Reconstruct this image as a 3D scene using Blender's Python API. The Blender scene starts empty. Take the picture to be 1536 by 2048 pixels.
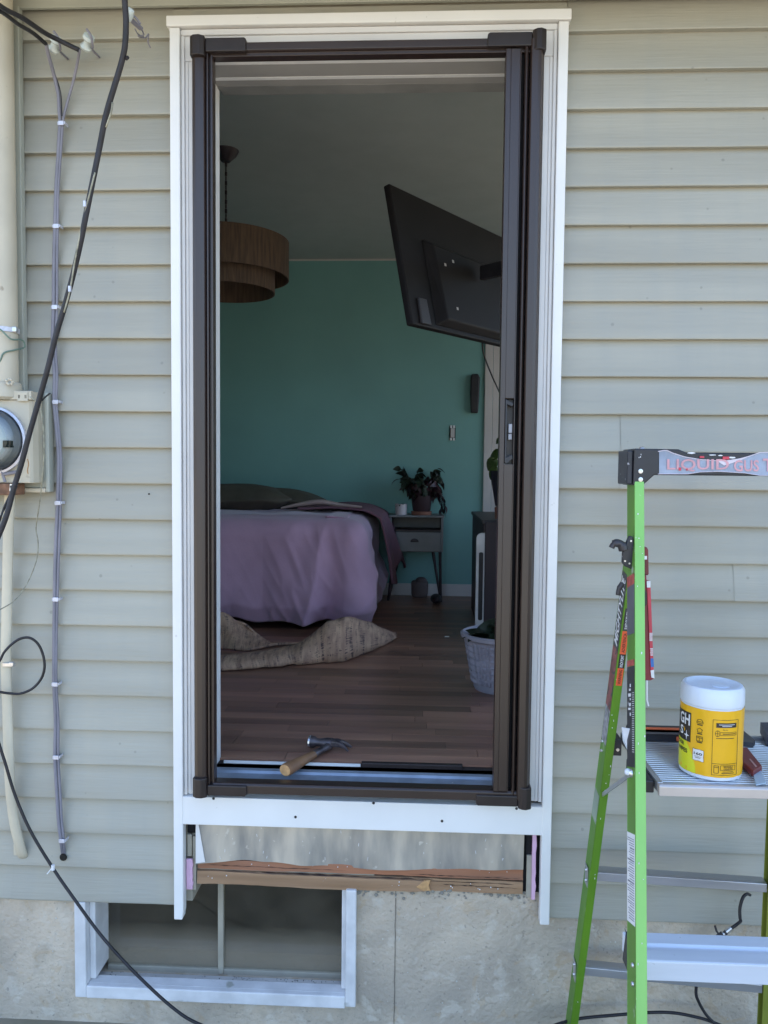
import bpy, bmesh, math, random
from mathutils import Vector, Matrix, noise
R = random.Random(7)
SC = bpy.context.scene
COL = SC.collection
PI = math.pi

# ------------------------------------------------------------------ camera
CAM = Vector((0, -2.14488, 1.5895)); _pi, _ya, _ro, _f = .0538231, .0462839, .0096068, 1544.65
FW = Vector((-math.sin(_ya) * math.cos(_pi), math.cos(_ya) * math.cos(_pi), -math.sin(_pi)))
_rt = Vector((math.cos(_ya), math.sin(_ya), 0)); _up = _rt.cross(FW)
RT = math.cos(_ro) * _rt + math.sin(_ro) * _up; UP = -math.sin(_ro) * _rt + math.cos(_ro) * _up
cam = bpy.data.objects.new('camera', bpy.data.cameras.new('camera')); COL.objects.link(cam)
m = Matrix((RT, UP, -FW)).transposed().to_4x4(); m.translation = CAM
cam.matrix_world = m
cam.data.sensor_fit = 'VERTICAL'; cam.data.sensor_height = 24
cam.data.lens = 24 * _f / 2048; cam.data.clip_start = .05; cam.data.clip_end = 3000
SC.camera = cam

# ------------------------------------------------------------------ sky, sun, exposure
SUN_EL, SUN_AZ = math.radians(50), math.radians(-28)        # azimuth from +Y towards +X
w = bpy.data.worlds.new('World'); SC.world = w; w.use_nodes = True
nt = w.node_tree; nt.nodes.clear()
sky = nt.nodes.new('ShaderNodeTexSky'); sky.sky_type = 'NISHITA'; sky.sun_disc = False
sky.sun_elevation = SUN_EL; sky.sun_rotation = SUN_AZ; sky.dust_density = 2.0; sky.air_density = 1.0; sky.ozone_density = 2.5
bg = nt.nodes.new('ShaderNodeBackground'); bg.inputs[1].default_value = .15
wo = nt.nodes.new('ShaderNodeOutputWorld')
nt.links.new(sky.outputs[0], bg.inputs[0]); nt.links.new(bg.outputs[0], wo.inputs[0])
sun = bpy.data.objects.new('sun', bpy.data.lights.new('sun', 'SUN')); COL.objects.link(sun)
sun.data.energy = 4.0; sun.data.angle = math.radians(.53); sun.data.color = (1, .95, .87)
sd = Vector((math.sin(SUN_AZ) * math.cos(SUN_EL), math.cos(SUN_AZ) * math.cos(SUN_EL), math.sin(SUN_EL)))
sun.rotation_euler = sd.to_track_quat('Z', 'Y').to_euler(); sun.location = (0, -6, 9)
SC.view_settings.view_transform = 'Standard'; SC.view_settings.look = 'None'
SC.view_settings.gamma = 1; SC.view_settings.use_curve_mapping = False
SC.view_settings.exposure = 2.08
SC.render.engine = 'CYCLES'
SC.cycles.max_bounces = 10; SC.cycles.diffuse_bounces = 6
SC.cycles.use_denoising = True

# ------------------------------------------------------------------ measuring helpers
def ray(px, py): return FW + RT * ((px - 768) / _f) - UP * ((py - 1024) / _f)
def at(px, py, Y):
    v = ray(px, py); return CAM + v * ((Y - CAM.y) / v.y)
def onz(px, py, z):
    v = ray(px, py); return CAM + v * ((z - CAM.z) / v.z)
def X(px, py, Y): return at(px, py, Y).x
def Z(px, py, Y): return at(px, py, Y).z

# ------------------------------------------------------------------ materials
MATS = {}
def lin(r, g, b):
    f = lambda c: (c / 255 / 12.92) if c <= 10 else ((c / 255 + .055) / 1.055) ** 2.4
    return (f(r), f(g), f(b), 1)
def mat(name, col, rough=.5, metal=0, var=.12, scale=8, bump=.0, bscale=60, spec=.5, stretch=(1, 1, 1), spots=0, spotcol=(.03, .03, .03, 1),
        spotscale=14, rnd=0, col2=None, coat=0, detail=4, ramp=(.35, .65), sheen=0):
    if name in MATS: return MATS[name]
    m = bpy.data.materials.new(name); m.use_nodes = True; MATS[name] = m
    n = m.node_tree.nodes; l = m.node_tree.links
    b = n['Principled BSDF']
    col = tuple(col) + ((1,) if len(col) == 3 else ())
    b.inputs['Roughness'].default_value = rough; b.inputs['Metallic'].default_value = metal
    b.inputs['Specular IOR Level'].default_value = spec
    b.inputs['Coat Weight'].default_value = coat
    if sheen: b.inputs['Sheen Weight'].default_value = sheen
    geo = n.new('ShaderNodeNewGeometry'); mp = n.new('ShaderNodeMapping'); mp.inputs['Scale'].default_value = stretch
    l.new(geo.outputs['Position'], mp.inputs['Vector'])
    nz = n.new('ShaderNodeTexNoise'); nz.inputs['Scale'].default_value = scale; nz.inputs['Detail'].default_value = detail
    l.new(mp.outputs[0], nz.inputs['Vector'])
    cr = n.new('ShaderNodeMapRange'); cr.inputs['From Min'].default_value = ramp[0]; cr.inputs['From Max'].default_value = ramp[1]
    l.new(nz.outputs['Fac'], cr.inputs['Value'])
    mx = n.new('ShaderNodeMix'); mx.data_type = 'RGBA'
    c2 = col2 if col2 else tuple(c * (1 - 2 * var) for c in col[:3])
    c2 = tuple(c2[:3]) + (1,)
    mx.inputs[6].default_value = c2; mx.inputs[7].default_value = col
    l.new(cr.outputs[0], mx.inputs[0])
    out = mx.outputs[2]
    if rnd:
        oi = n.new('ShaderNodeObjectInfo'); mr = n.new('ShaderNodeMapRange')
        mr.inputs['To Min'].default_value = 1 - rnd; mr.inputs['To Max'].default_value = 1 + rnd
        l.new(oi.outputs['Random'], mr.inputs['Value'])
        hs = n.new('ShaderNodeHueSaturation'); l.new(mr.outputs[0], hs.inputs['Value']); l.new(out, hs.inputs['Color']); out = hs.outputs[0]
    if spots:
        vz = n.new('ShaderNodeTexNoise'); vz.inputs['Scale'].default_value = spotscale; vz.inputs['Detail'].default_value = 3
        l.new(geo.outputs['Position'], vz.inputs['Vector'])
        r2 = n.new('ShaderNodeMapRange'); r2.inputs['From Min'].default_value = 1 - spots - .03; r2.inputs['From Max'].default_value = 1 - spots + .03
        l.new(vz.outputs['Fac'], r2.inputs['Value'])
        m2 = n.new('ShaderNodeMix'); m2.data_type = 'RGBA'; m2.inputs[7].default_value = tuple(spotcol[:3]) + (1,)
        l.new(r2.outputs[0], m2.inputs[0]); l.new(out, m2.inputs[6]); out = m2.outputs[2]
    l.new(out, b.inputs['Base Color'])
    # a little gloss variation
    rr = n.new('ShaderNodeMapRange'); rr.inputs['To Min'].default_value = max(.03, rough - .08); rr.inputs['To Max'].default_value = min(1, rough + .08)
    l.new(nz.outputs['Fac'], rr.inputs['Value']); l.new(rr.outputs[0], b.inputs['Roughness'])
    if bump:
        bz = n.new('ShaderNodeTexNoise'); bz.inputs['Scale'].default_value = bscale; bz.inputs['Detail'].default_value = 5
        l.new(mp.outputs[0], bz.inputs['Vector'])
        bp = n.new('ShaderNodeBump'); bp.inputs['Strength'].default_value = bump; bp.inputs['Distance'].default_value = .002
        l.new(bz.outputs['Fac'], bp.inputs['Height']); l.new(bp.outputs[0], b.inputs['Normal'])
    return m

M = {}
# sage vinyl: broad tint shifts, faint embossed grain, vertical glare bands put into the colour, and specks
def vinyl():
    m = mat('sage_vinyl', (.413, .395, .330), .46, var=.07, scale=2.6, bump=.55, bscale=26, stretch=(.3, 1, 5))
    n = m.node_tree.nodes; l = m.node_tree.links; b = n['Principled BSDF']
    src = b.inputs['Base Color'].links[0].from_socket
    geo = [x for x in n if x.type == 'NEW_GEOMETRY'][0]
    # specks
    vo = n.new('ShaderNodeTexVoronoi'); vo.inputs['Scale'].default_value = 21
    l.new(geo.outputs['Position'], vo.inputs['Vector'])
    nz = n.new('ShaderNodeTexNoise'); nz.inputs['Scale'].default_value = 60; l.new(geo.outputs['Position'], nz.inputs['Vector'])
    ad = n.new('ShaderNodeMath'); ad.operation = 'MULTIPLY_ADD'; ad.inputs[1].default_value = .12; l.new(nz.outputs['Fac'], ad.inputs[0]); l.new(vo.outputs['Distance'], ad.inputs[2])
    mr = n.new('ShaderNodeMapRange'); mr.inputs['From Min'].default_value = .115; mr.inputs['From Max'].default_value = .17
    mr.inputs['To Min'].default_value = .45; mr.inputs['To Max'].default_value = 0
    l.new(ad.outputs[0], mr.inputs['Value'])
    gt = n.new('ShaderNodeMath'); gt.operation = 'GREATER_THAN'; gt.inputs[1].default_value = .72
    sp = n.new('ShaderNodeSeparateColor'); l.new(vo.outputs['Color'], sp.inputs[0]); l.new(sp.outputs[0], gt.inputs[0])
    mu = n.new('ShaderNodeMath'); mu.operation = 'MULTIPLY'; l.new(gt.outputs[0], mu.inputs[0]); l.new(mr.outputs[0], mu.inputs[1])
    mx = n.new('ShaderNodeMix'); mx.data_type = 'RGBA'; mx.inputs[7].default_value = (.16, .16, .13, 1)
    l.new(mu.outputs[0], mx.inputs[0]); l.new(src, mx.inputs[6])
    # soft vertical bands: glare painted into the colour
    mp = n.new('ShaderNodeMapping'); mp.inputs['Scale'].default_value = (9, 1, .7); l.new(geo.outputs['Position'], mp.inputs['Vector'])
    n3 = n.new('ShaderNodeTexNoise'); n3.inputs['Scale'].default_value = 1.3; n3.inputs['Detail'].default_value = 5; l.new(mp.outputs[0], n3.inputs['Vector'])
    m3 = n.new('ShaderNodeMapRange'); m3.inputs['From Min'].default_value = .45; m3.inputs['From Max'].default_value = .8; m3.inputs['To Max'].default_value = .6
    l.new(n3.outputs['Fac'], m3.inputs['Value'])
    x3 = n.new('ShaderNodeMix'); x3.data_type = 'RGBA'; x3.inputs[7].default_value = (.335, .338, .305, 1)
    l.new(m3.outputs[0], x3.inputs[0]); l.new(mx.outputs[2], x3.inputs[6])
    oi = n.new('ShaderNodeObjectInfo'); mr4 = n.new('ShaderNodeMapRange'); mr4.inputs['To Min'].default_value = .955; mr4.inputs['To Max'].default_value = 1.03
    l.new(oi.outputs['Random'], mr4.inputs['Value'])
    hs = n.new('ShaderNodeHueSaturation'); l.new(mr4.outputs[0], hs.inputs['Value']); l.new(x3.outputs[2], hs.inputs['Color'])
    l.new(hs.outputs[0], b.inputs['Base Color'])
    return m
M['siding'] = vinyl()
M['sagetrim'] = mat('sage_painted_trim', (.42, .43, .37), .45, var=.05, scale=5)
M['white'] = mat('white_pvc_trim', (.84, .825, .80), .38, var=.035, scale=4, bump=.1, bscale=60, spots=.25, spotcol=(.62, .60, .55), spotscale=45)
M['cream'] = mat('cream_brickmould', (.74, .72, .70), .42, var=.03, scale=6, bump=.06)
M['winwhite'] = mat('weathered_white_paint', (.74, .73, .73), .6, var=.1, scale=12, bump=.3, bscale=90, spots=.3, spotcol=(.38, .38, .34))
M['bronze'] = mat('dark_bronze_aluminium', (.034, .0195, .0155), .36, var=.10, scale=5, bump=.03, spec=.65, stretch=(1, 1, .3))
M['bronzeplastic'] = mat('dark_bronze_plastic', (.026, .018, .017), .4, var=.1, scale=20, spec=.5)
M['black'] = mat('black_plastic', (.022, .022, .028), .42, var=.15, scale=30, bump=.1, bscale=300)
M['blackscuff'] = mat('scuffed_black_plastic', (.024, .025, .034), .42, var=.15, scale=30, bump=.15, bscale=200, spots=.30, spotcol=(.5, .5, .55), spotscale=55)
M['seal'] = mat('dark_pile_seal', (.008, .007, .008), .9, var=.2)
M['alum'] = mat('mill_aluminium', (.60, .61, .65), .36, .85, var=.1, scale=14, bump=.12, bscale=150, stretch=(.15, 1, 1))
M['alumdull'] = mat('painted_aluminium_tread', (.72, .76, .84), .5, .15, var=.06, scale=14, bump=.1, bscale=150, stretch=(.2, 1, 1), spots=.27, spotcol=(.45, .47, .5), spotscale=40)
M['zinc'] = mat('zinc_screw', (.7, .7, .72), .3, .9, var=.1, scale=60)
M['dark_screw'] = mat('dark_screw', (.05, .05, .055), .4, .6, var=.1, scale=60)
def concrete():
    m = mat('old_concrete', (.60, .50, .385), .9, col2=(.36, .31, .25), scale=2.6, bump=1, bscale=70, detail=9, ramp=(.34, .62), spots=.27, spotcol=(.52, .46, .38), spotscale=26)
    n = m.node_tree.nodes; l = m.node_tree.links; b = n['Principled BSDF']; src = b.inputs['Base Color'].links[0].from_socket
    geo = [x for x in n if x.type == 'NEW_GEOMETRY'][0]
    def layer(src, scale, lo, hi, col, amt, detail=8, dist=0):
        nz = n.new('ShaderNodeTexNoise'); nz.inputs['Scale'].default_value = scale; nz.inputs['Detail'].default_value = detail; nz.inputs['Distortion'].default_value = dist
        l.new(geo.outputs['Position'], nz.inputs['Vector'])
        mr = n.new('ShaderNodeMapRange'); mr.inputs['From Min'].default_value = lo; mr.inputs['From Max'].default_value = hi; mr.inputs['To Max'].default_value = amt
        l.new(nz.outputs['Fac'], mr.inputs['Value']); mx = n.new('ShaderNodeMix'); mx.data_type = 'RGBA'; mx.inputs[7].default_value = col + (1,)
        l.new(mr.outputs[0], mx.inputs[0]); l.new(src, mx.inputs[6]); return mx.outputs[2]
    o = layer(src, 5.5, .50, .62, (.33, .285, .225), .45, 9, 1.2)
    o = layer(o, 19, .56, .64, (.62, .56, .47), .45, 9)
    o = layer(o, 85, .64, .72, (.20, .18, .15), .5, 4)
    o = layer(o, 9, .60, .66, (.46, .31, .16), .3, 6, 2)
    l.new(o, b.inputs['Base Color'])
    bp = [x for x in n if x.type == 'BUMP'][0]; bp.inputs['Distance'].default_value = .006
    return m
M['concrete'] = concrete()
M['ground'] = mat('dry_dirt_and_grass', (.30, .255, .20), .95, col2=(.19, .17, .11), scale=3, bump=.8, bscale=20, detail=8)
M['wood'] = mat('reddish_treated_lumber', (.42, .18, .095), .75, col2=(.25, .125, .075), scale=5, bump=.5, bscale=40, stretch=(.25, 3, 6), detail=6)
M['woodlight'] = mat('weathered_brown_lumber', (.42, .26, .15), .8, col2=(.28, .165, .09), scale=5, bump=.5, bscale=40, stretch=(.25, 3, 6), detail=6)
M['woodgrey'] = mat('grey_board_edge', (.42, .38, .30), .8, var=.12, scale=9, bump=.4)
M['pink'] = mat('pink_foam_insulation', (.72, .45, .60), .8, var=.06, scale=20, bump=.4, bscale=100)
def brushed():
    m = mat('crinkled_flashing', (.60, .54, .45), .5, .45, col2=(.33, .315, .29), scale=7, bump=.9, bscale=22, stretch=(2.2, 1, .55), detail=7, ramp=(.36, .62), spots=.30, spotcol=(.66, .62, .55), spotscale=38)
    return m
M['flash'] = brushed()
M['cable'] = mat('black_cable_sheath', (.022, .020, .026), .5, var=.3, scale=30, bump=.3, bscale=200)
M['greycable'] = mat('grey_cable_sheath', (.25, .24, .28), .5, var=.12, scale=9, bump=.1)
M['creamcable'] = mat('painted_cream_cable', (.62, .56, .43), .6, var=.07, scale=9, bump=.2)
M['conduit'] = mat('painted_cream_conduit', (.60, .54, .42), .5, var=.06, scale=7, bump=.2, bscale=30, spots=.26, spotcol=(.36, .30, .22), spotscale=22)
M['clip'] = mat('white_nail_clip', (.68, .68, .76), .4, .3, var=.1, scale=70)
M['insul'] = mat('porcelain_insulator', (.70, .76, .72), .25, var=.1, scale=30, coat=.5)
M['rust'] = mat('rusty_steel', (.30, .16, .10), .8, .2, var=.3, scale=50, bump=.4)
M['greenwire'] = mat('green_wire', (.16, .24, .19), .5, var=.1)
M['dirtywire'] = mat('dirty_thin_wire', (.42, .40, .30), .6, var=.25, scale=60)
M['lime'] = mat('lime_green_fibreglass', (.25, .55, .13), .38, var=.05, scale=14, bump=.06, bscale=200, stretch=(1, 1, .2), spots=.24, spotcol=(.55, .68, .5), spotscale=60)
M['limeweb'] = mat('green_fibreglass_web', (.12, .27, .035), .5, var=.12, scale=14, stretch=(1, 1, .3), spots=.3, spotcol=(.32, .38, .28), spotscale=22)
M['green'] = mat('leaf_green_fibreglass', (.115, .26, .015), .42, var=.08, scale=14, bump=.05, stretch=(1, 1, .3))
M['decalblack'] = mat('worn_black_decal', (.045, .045, .05), .45, var=.2, scale=40, spots=.3, spotcol=(.35, .35, .36), spotscale=50)
M['decalwhite'] = mat('white_print', (.78, .78, .80), .5, var=.04)
M['decalgrey'] = mat('grey_fine_print', (.30, .31, .36), .5, var=.3, scale=300)
M['orangelabel'] = mat('orange_label', (.80, .12, .04), .45, var=.06)
M['redprint'] = mat('faded_red_print', (.48, .10, .08), .5, var=.3, scale=40)
M['tape'] = mat('cloudy_blue_tape', (.33, .38, .49), .35, var=.15, scale=22, bump=.5, bscale=25)
M['tapepink'] = mat('pink_tape_lettering', (.64, .33, .37), .4, var=.08, scale=30)
M['tapeedge'] = mat('tape_torn_edge', (.70, .62, .68), .4, var=.1)
M['redplastic'] = mat('red_plastic', (.62, .05, .085), .42, var=.1, scale=30)
M['darkred'] = mat('dark_red_plastic', (.16, .018, .022), .45, var=.2, scale=30, bump=.1)
M['maroon'] = mat('maroon_knife_body', (.20, .028, .032), .45, var=.12, scale=30)
M['blade'] = mat('pale_blue_scraper', (.45, .58, .72), .35, .2, var=.05)
M['orange'] = mat('orange_rubber', (.62, .13, .045), .5, var=.1)
M['tub'] = mat('yellow_orange_label', (.88, .47, .008), .4, var=.04, scale=14, bump=.25, bscale=22)
M['tubyellow'] = mat('acid_yellow_label', (.72, .72, .02), .4, var=.04)
M['tubwhite'] = mat('white_tub_plastic', (.72, .77, .86), .38, var=.03, spots=.27, spotcol=(.45, .48, .52), spotscale=45)
M['ink'] = mat('label_black_ink', (.03, .024, .022), .45, var=.05)
M['blue'] = mat('blue_label', (.03, .16, .5), .45, var=.05)
# room
M['teal'] = mat('teal_wall_paint', (.20, .41, .385), .7, var=.07, scale=1.6, bump=.35, bscale=90, detail=7)
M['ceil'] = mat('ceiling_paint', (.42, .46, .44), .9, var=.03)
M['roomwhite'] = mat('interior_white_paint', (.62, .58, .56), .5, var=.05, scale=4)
M['jamb'] = mat('white_jamb_paint', (.80, .80, .80), .4, var=.04, scale=14, bump=.1)
M['floorsub'] = mat('dark_floor_joint', (.03, .02, .018), .8)
M['plank'] = mat('brown_plank_laminate', (.35, .185, .12), .34, col2=(.20, .10, .072), scale=3.2, bump=.12, bscale=50, stretch=(.55, 7, 1), detail=7, rnd=.34, ramp=(.3, .7))
M['duvet'] = mat('mauve_cotton', (.60, .38, .52), .9, var=.05, scale=6, bump=.3, bscale=90, sheen=.3)
M['sheet'] = mat('mauve_under_sheet', (.20, .10, .13), .9, var=.08, bump=.3)
M['hem'] = mat('cream_sheet_hem', (.50, .38, .36), .9, var=.08)
M['pillow'] = mat('olive_brown_pillow', (.11, .095, .07), .95, var=.1, scale=12, bump=.4)
def rugmat():
    m = mat('woven_tan_rug', (.60, .40, .27), .95, col2=(.40, .25, .18), scale=26, bump=1.0, bscale=220, stretch=(2.2, .6, .6), detail=4)
    n = m.node_tree.nodes; l = m.node_tree.links; b = n['Principled BSDF']
    src = b.inputs['Base Color'].links[0].from_socket
    uv = n.new('ShaderNodeUVMap')
    mp = n.new('ShaderNodeMapping'); mp.inputs['Scale'].default_value = (46, 2.0, 1); l.new(uv.outputs[0], mp.inputs['Vector'])
    nz = n.new('ShaderNodeTexNoise'); nz.inputs['Scale'].default_value = 1.6; nz.inputs['Detail'].default_value = 3; l.new(mp.outputs[0], nz.inputs['Vector'])
    mp2 = n.new('ShaderNodeMapping'); mp2.inputs['Scale'].default_value = (9, 60, 1); l.new(uv.outputs[0], mp2.inputs['Vector'])
    nz2 = n.new('ShaderNodeTexNoise'); nz2.inputs['Scale'].default_value = 2.5; l.new(mp2.outputs[0], nz2.inputs['Vector'])
    mu = n.new('ShaderNodeMath'); mu.operation = 'MULTIPLY'; l.new(nz.outputs['Fac'], mu.inputs[0]); l.new(nz2.outputs['Fac'], mu.inputs[1])
    mr = n.new('ShaderNodeMapRange'); mr.inputs['From Min'].default_value = .295; mr.inputs['From Max'].default_value = .34; mr.inputs['To Max'].default_value = .8; l.new(mu.outputs[0], mr.inputs['Value'])
    mx = n.new('ShaderNodeMix'); mx.data_type = 'RGBA'; mx.inputs[7].default_value = (.05, .035, .05, 1)
    l.new(mr.outputs[0], mx.inputs[0]); l.new(src, mx.inputs[6]); l.new(mx.outputs[2], b.inputs['Base Color'])
    return m
M['rug'] = rugmat()
M['lampshade'] = mat('brown_woven_shade', (.15, .095, .06), .85, col2=(.085, .055, .038), scale=90, bump=1, bscale=200, stretch=(1, 1, .1))
M['tv'] = mat('black_tv_plastic', (.016, .014, .016), .65, var=.2, spec=.25)
M['tvgrey'] = mat('grey_tv_bracket', (.055, .05, .055), .5, .2, var=.1)
M['greywood'] = mat('grey_green_nightstand_paint', (.20, .205, .205), .5, var=.1, scale=9)
M['darkmetal'] = mat('dark_maroon_leg', (.03, .018, .024), .5, var=.1)
M['darkwood'] = mat('dark_brown_cabinet', (.035, .02, .02), .5, var=.2, scale=6, stretch=(1, 1, .3))
M['potwhite'] = mat('white_ceramic', (.62, .56, .58), .4, var=.04)
M['potbrown'] = mat('dark_maroon_pot', (.05, .025, .03), .6, var=.1)
M['terra'] = mat('terracotta', (.30, .13, .09), .8, var=.1)
M['planter'] = mat('grey_ribbed_planter', (.36, .34, .40), .6, var=.12, scale=14, bump=.5, bscale=70)
M['soil'] = mat('potting_soil', (.03, .024, .018), .95, bump=1, var=.3)
M['leafdark'] = mat('dark_leaf', (.018, .030, .016), .5, var=.25, scale=20, rnd=.4)
M['leafred'] = mat('dark_purple_leaf', (.05, .018, .024), .45, var=.25, scale=20, rnd=.3)
M['leafgreen'] = mat('pothos_leaf', (.07, .12, .022), .4, var=.25, scale=20, rnd=.2)
M['basket'] = mat('taupe_ribbed_basket', (.16, .12, .115), .8, var=.1)
M['handlewood'] = mat('hickory_handle', (.36, .19, .085), .6, col2=(.20, .10, .05), scale=9, stretch=(1, 1, 1), bump=.2)
M['endgrain'] = mat('pale_end_grain', (.62, .36, .16), .7, var=.15, scale=80)
M['steel'] = mat('worn_hammer_steel', (.15, .13, .14), .4, .6, col2=(.045, .035, .04), scale=22, bump=.4, bscale=80)
M['shinysteel'] = mat('bright_steel_face', (.75, .75, .78), .25, .9, var=.1)
M['shingle'] = mat('roof_shingle', (.10, .095, .09), .95, var=.2, bump=.8)
M['metershell'] = mat('meter_grey_face', (.44, .47, .49), .4, .1, var=.08)
M['meterface'] = mat('meter_pale_dial', (.60, .66, .64), .4, var=.05)
def glassmat(name, tint=(1, 1, 1), ior=1.5, dirt=.0, rough=.0):
    m = bpy.data.materials.new(name); m.use_nodes = True; n = m.node_tree.nodes; l = m.node_tree.links; n.clear()
    tr = n.new('ShaderNodeBsdfTransparent'); tr.inputs[0].default_value = tuple(tint) + (1,)
    gl = n.new('ShaderNodeBsdfGlossy'); gl.inputs['Roughness'].default_value = rough
    fr = n.new('ShaderNodeFresnel'); fr.inputs[0].default_value = ior
    mx = n.new('ShaderNodeMixShader'); l.new(fr.outputs[0], mx.inputs[0]); l.new(tr.outputs[0], mx.inputs[1]); l.new(gl.outputs[0], mx.inputs[2])
    last = mx.outputs[0]
    if dirt:
        df = n.new('ShaderNodeBsdfDiffuse'); df.inputs[0].default_value = (.46, .40, .31, 1)
        geo = n.new('ShaderNodeNewGeometry'); nz = n.new('ShaderNodeTexNoise'); nz.inputs['Scale'].default_value = 7; nz.inputs['Detail'].default_value = 8
        l.new(geo.outputs['Position'], nz.inputs['Vector'])
        mr = n.new('ShaderNodeMapRange'); mr.inputs['From Min'].default_value = .3; mr.inputs['From Max'].default_value = .8
        mr.inputs['To Min'].default_value = dirt * .5; mr.inputs['To Max'].default_value = dirt * 1.7
        l.new(nz.outputs['Fac'], mr.inputs['Value'])
        # dust film heavier near the sill: a stain with its own shape
        sp = n.new('ShaderNodeSeparateXYZ'); l.new(geo.outputs['Position'], sp.inputs[0])
        m4 = n.new('ShaderNodeMapRange'); m4.inputs['From Min'].default_value = .2; m4.inputs['From Max'].default_value = .11
        m4.inputs['To Min'].default_value = 0; m4.inputs['To Max'].default_value = .30; l.new(sp.outputs[2], m4.inputs['Value'])
        ad = n.new('ShaderNodeMath'); l.new(mr.outputs[0], ad.inputs[0]); l.new(m4.outputs[0], ad.inputs[1])
        m2 = n.new('ShaderNodeMixShader'); l.new(ad.outputs[0], m2.inputs[0]); l.new(last, m2.inputs[1]); l.new(df.outputs[0], m2.inputs[2]); last = m2.outputs[0]
    o = n.new('ShaderNodeOutputMaterial'); l.new(last, o.inputs[0]); return m
M['glass'] = glassmat('dusty_window_glass', (.85, .82, .75), dirt=.06)
M['meterglass'] = glassmat('meter_glass', (.93, .95, .96), rough=.05)

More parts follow.
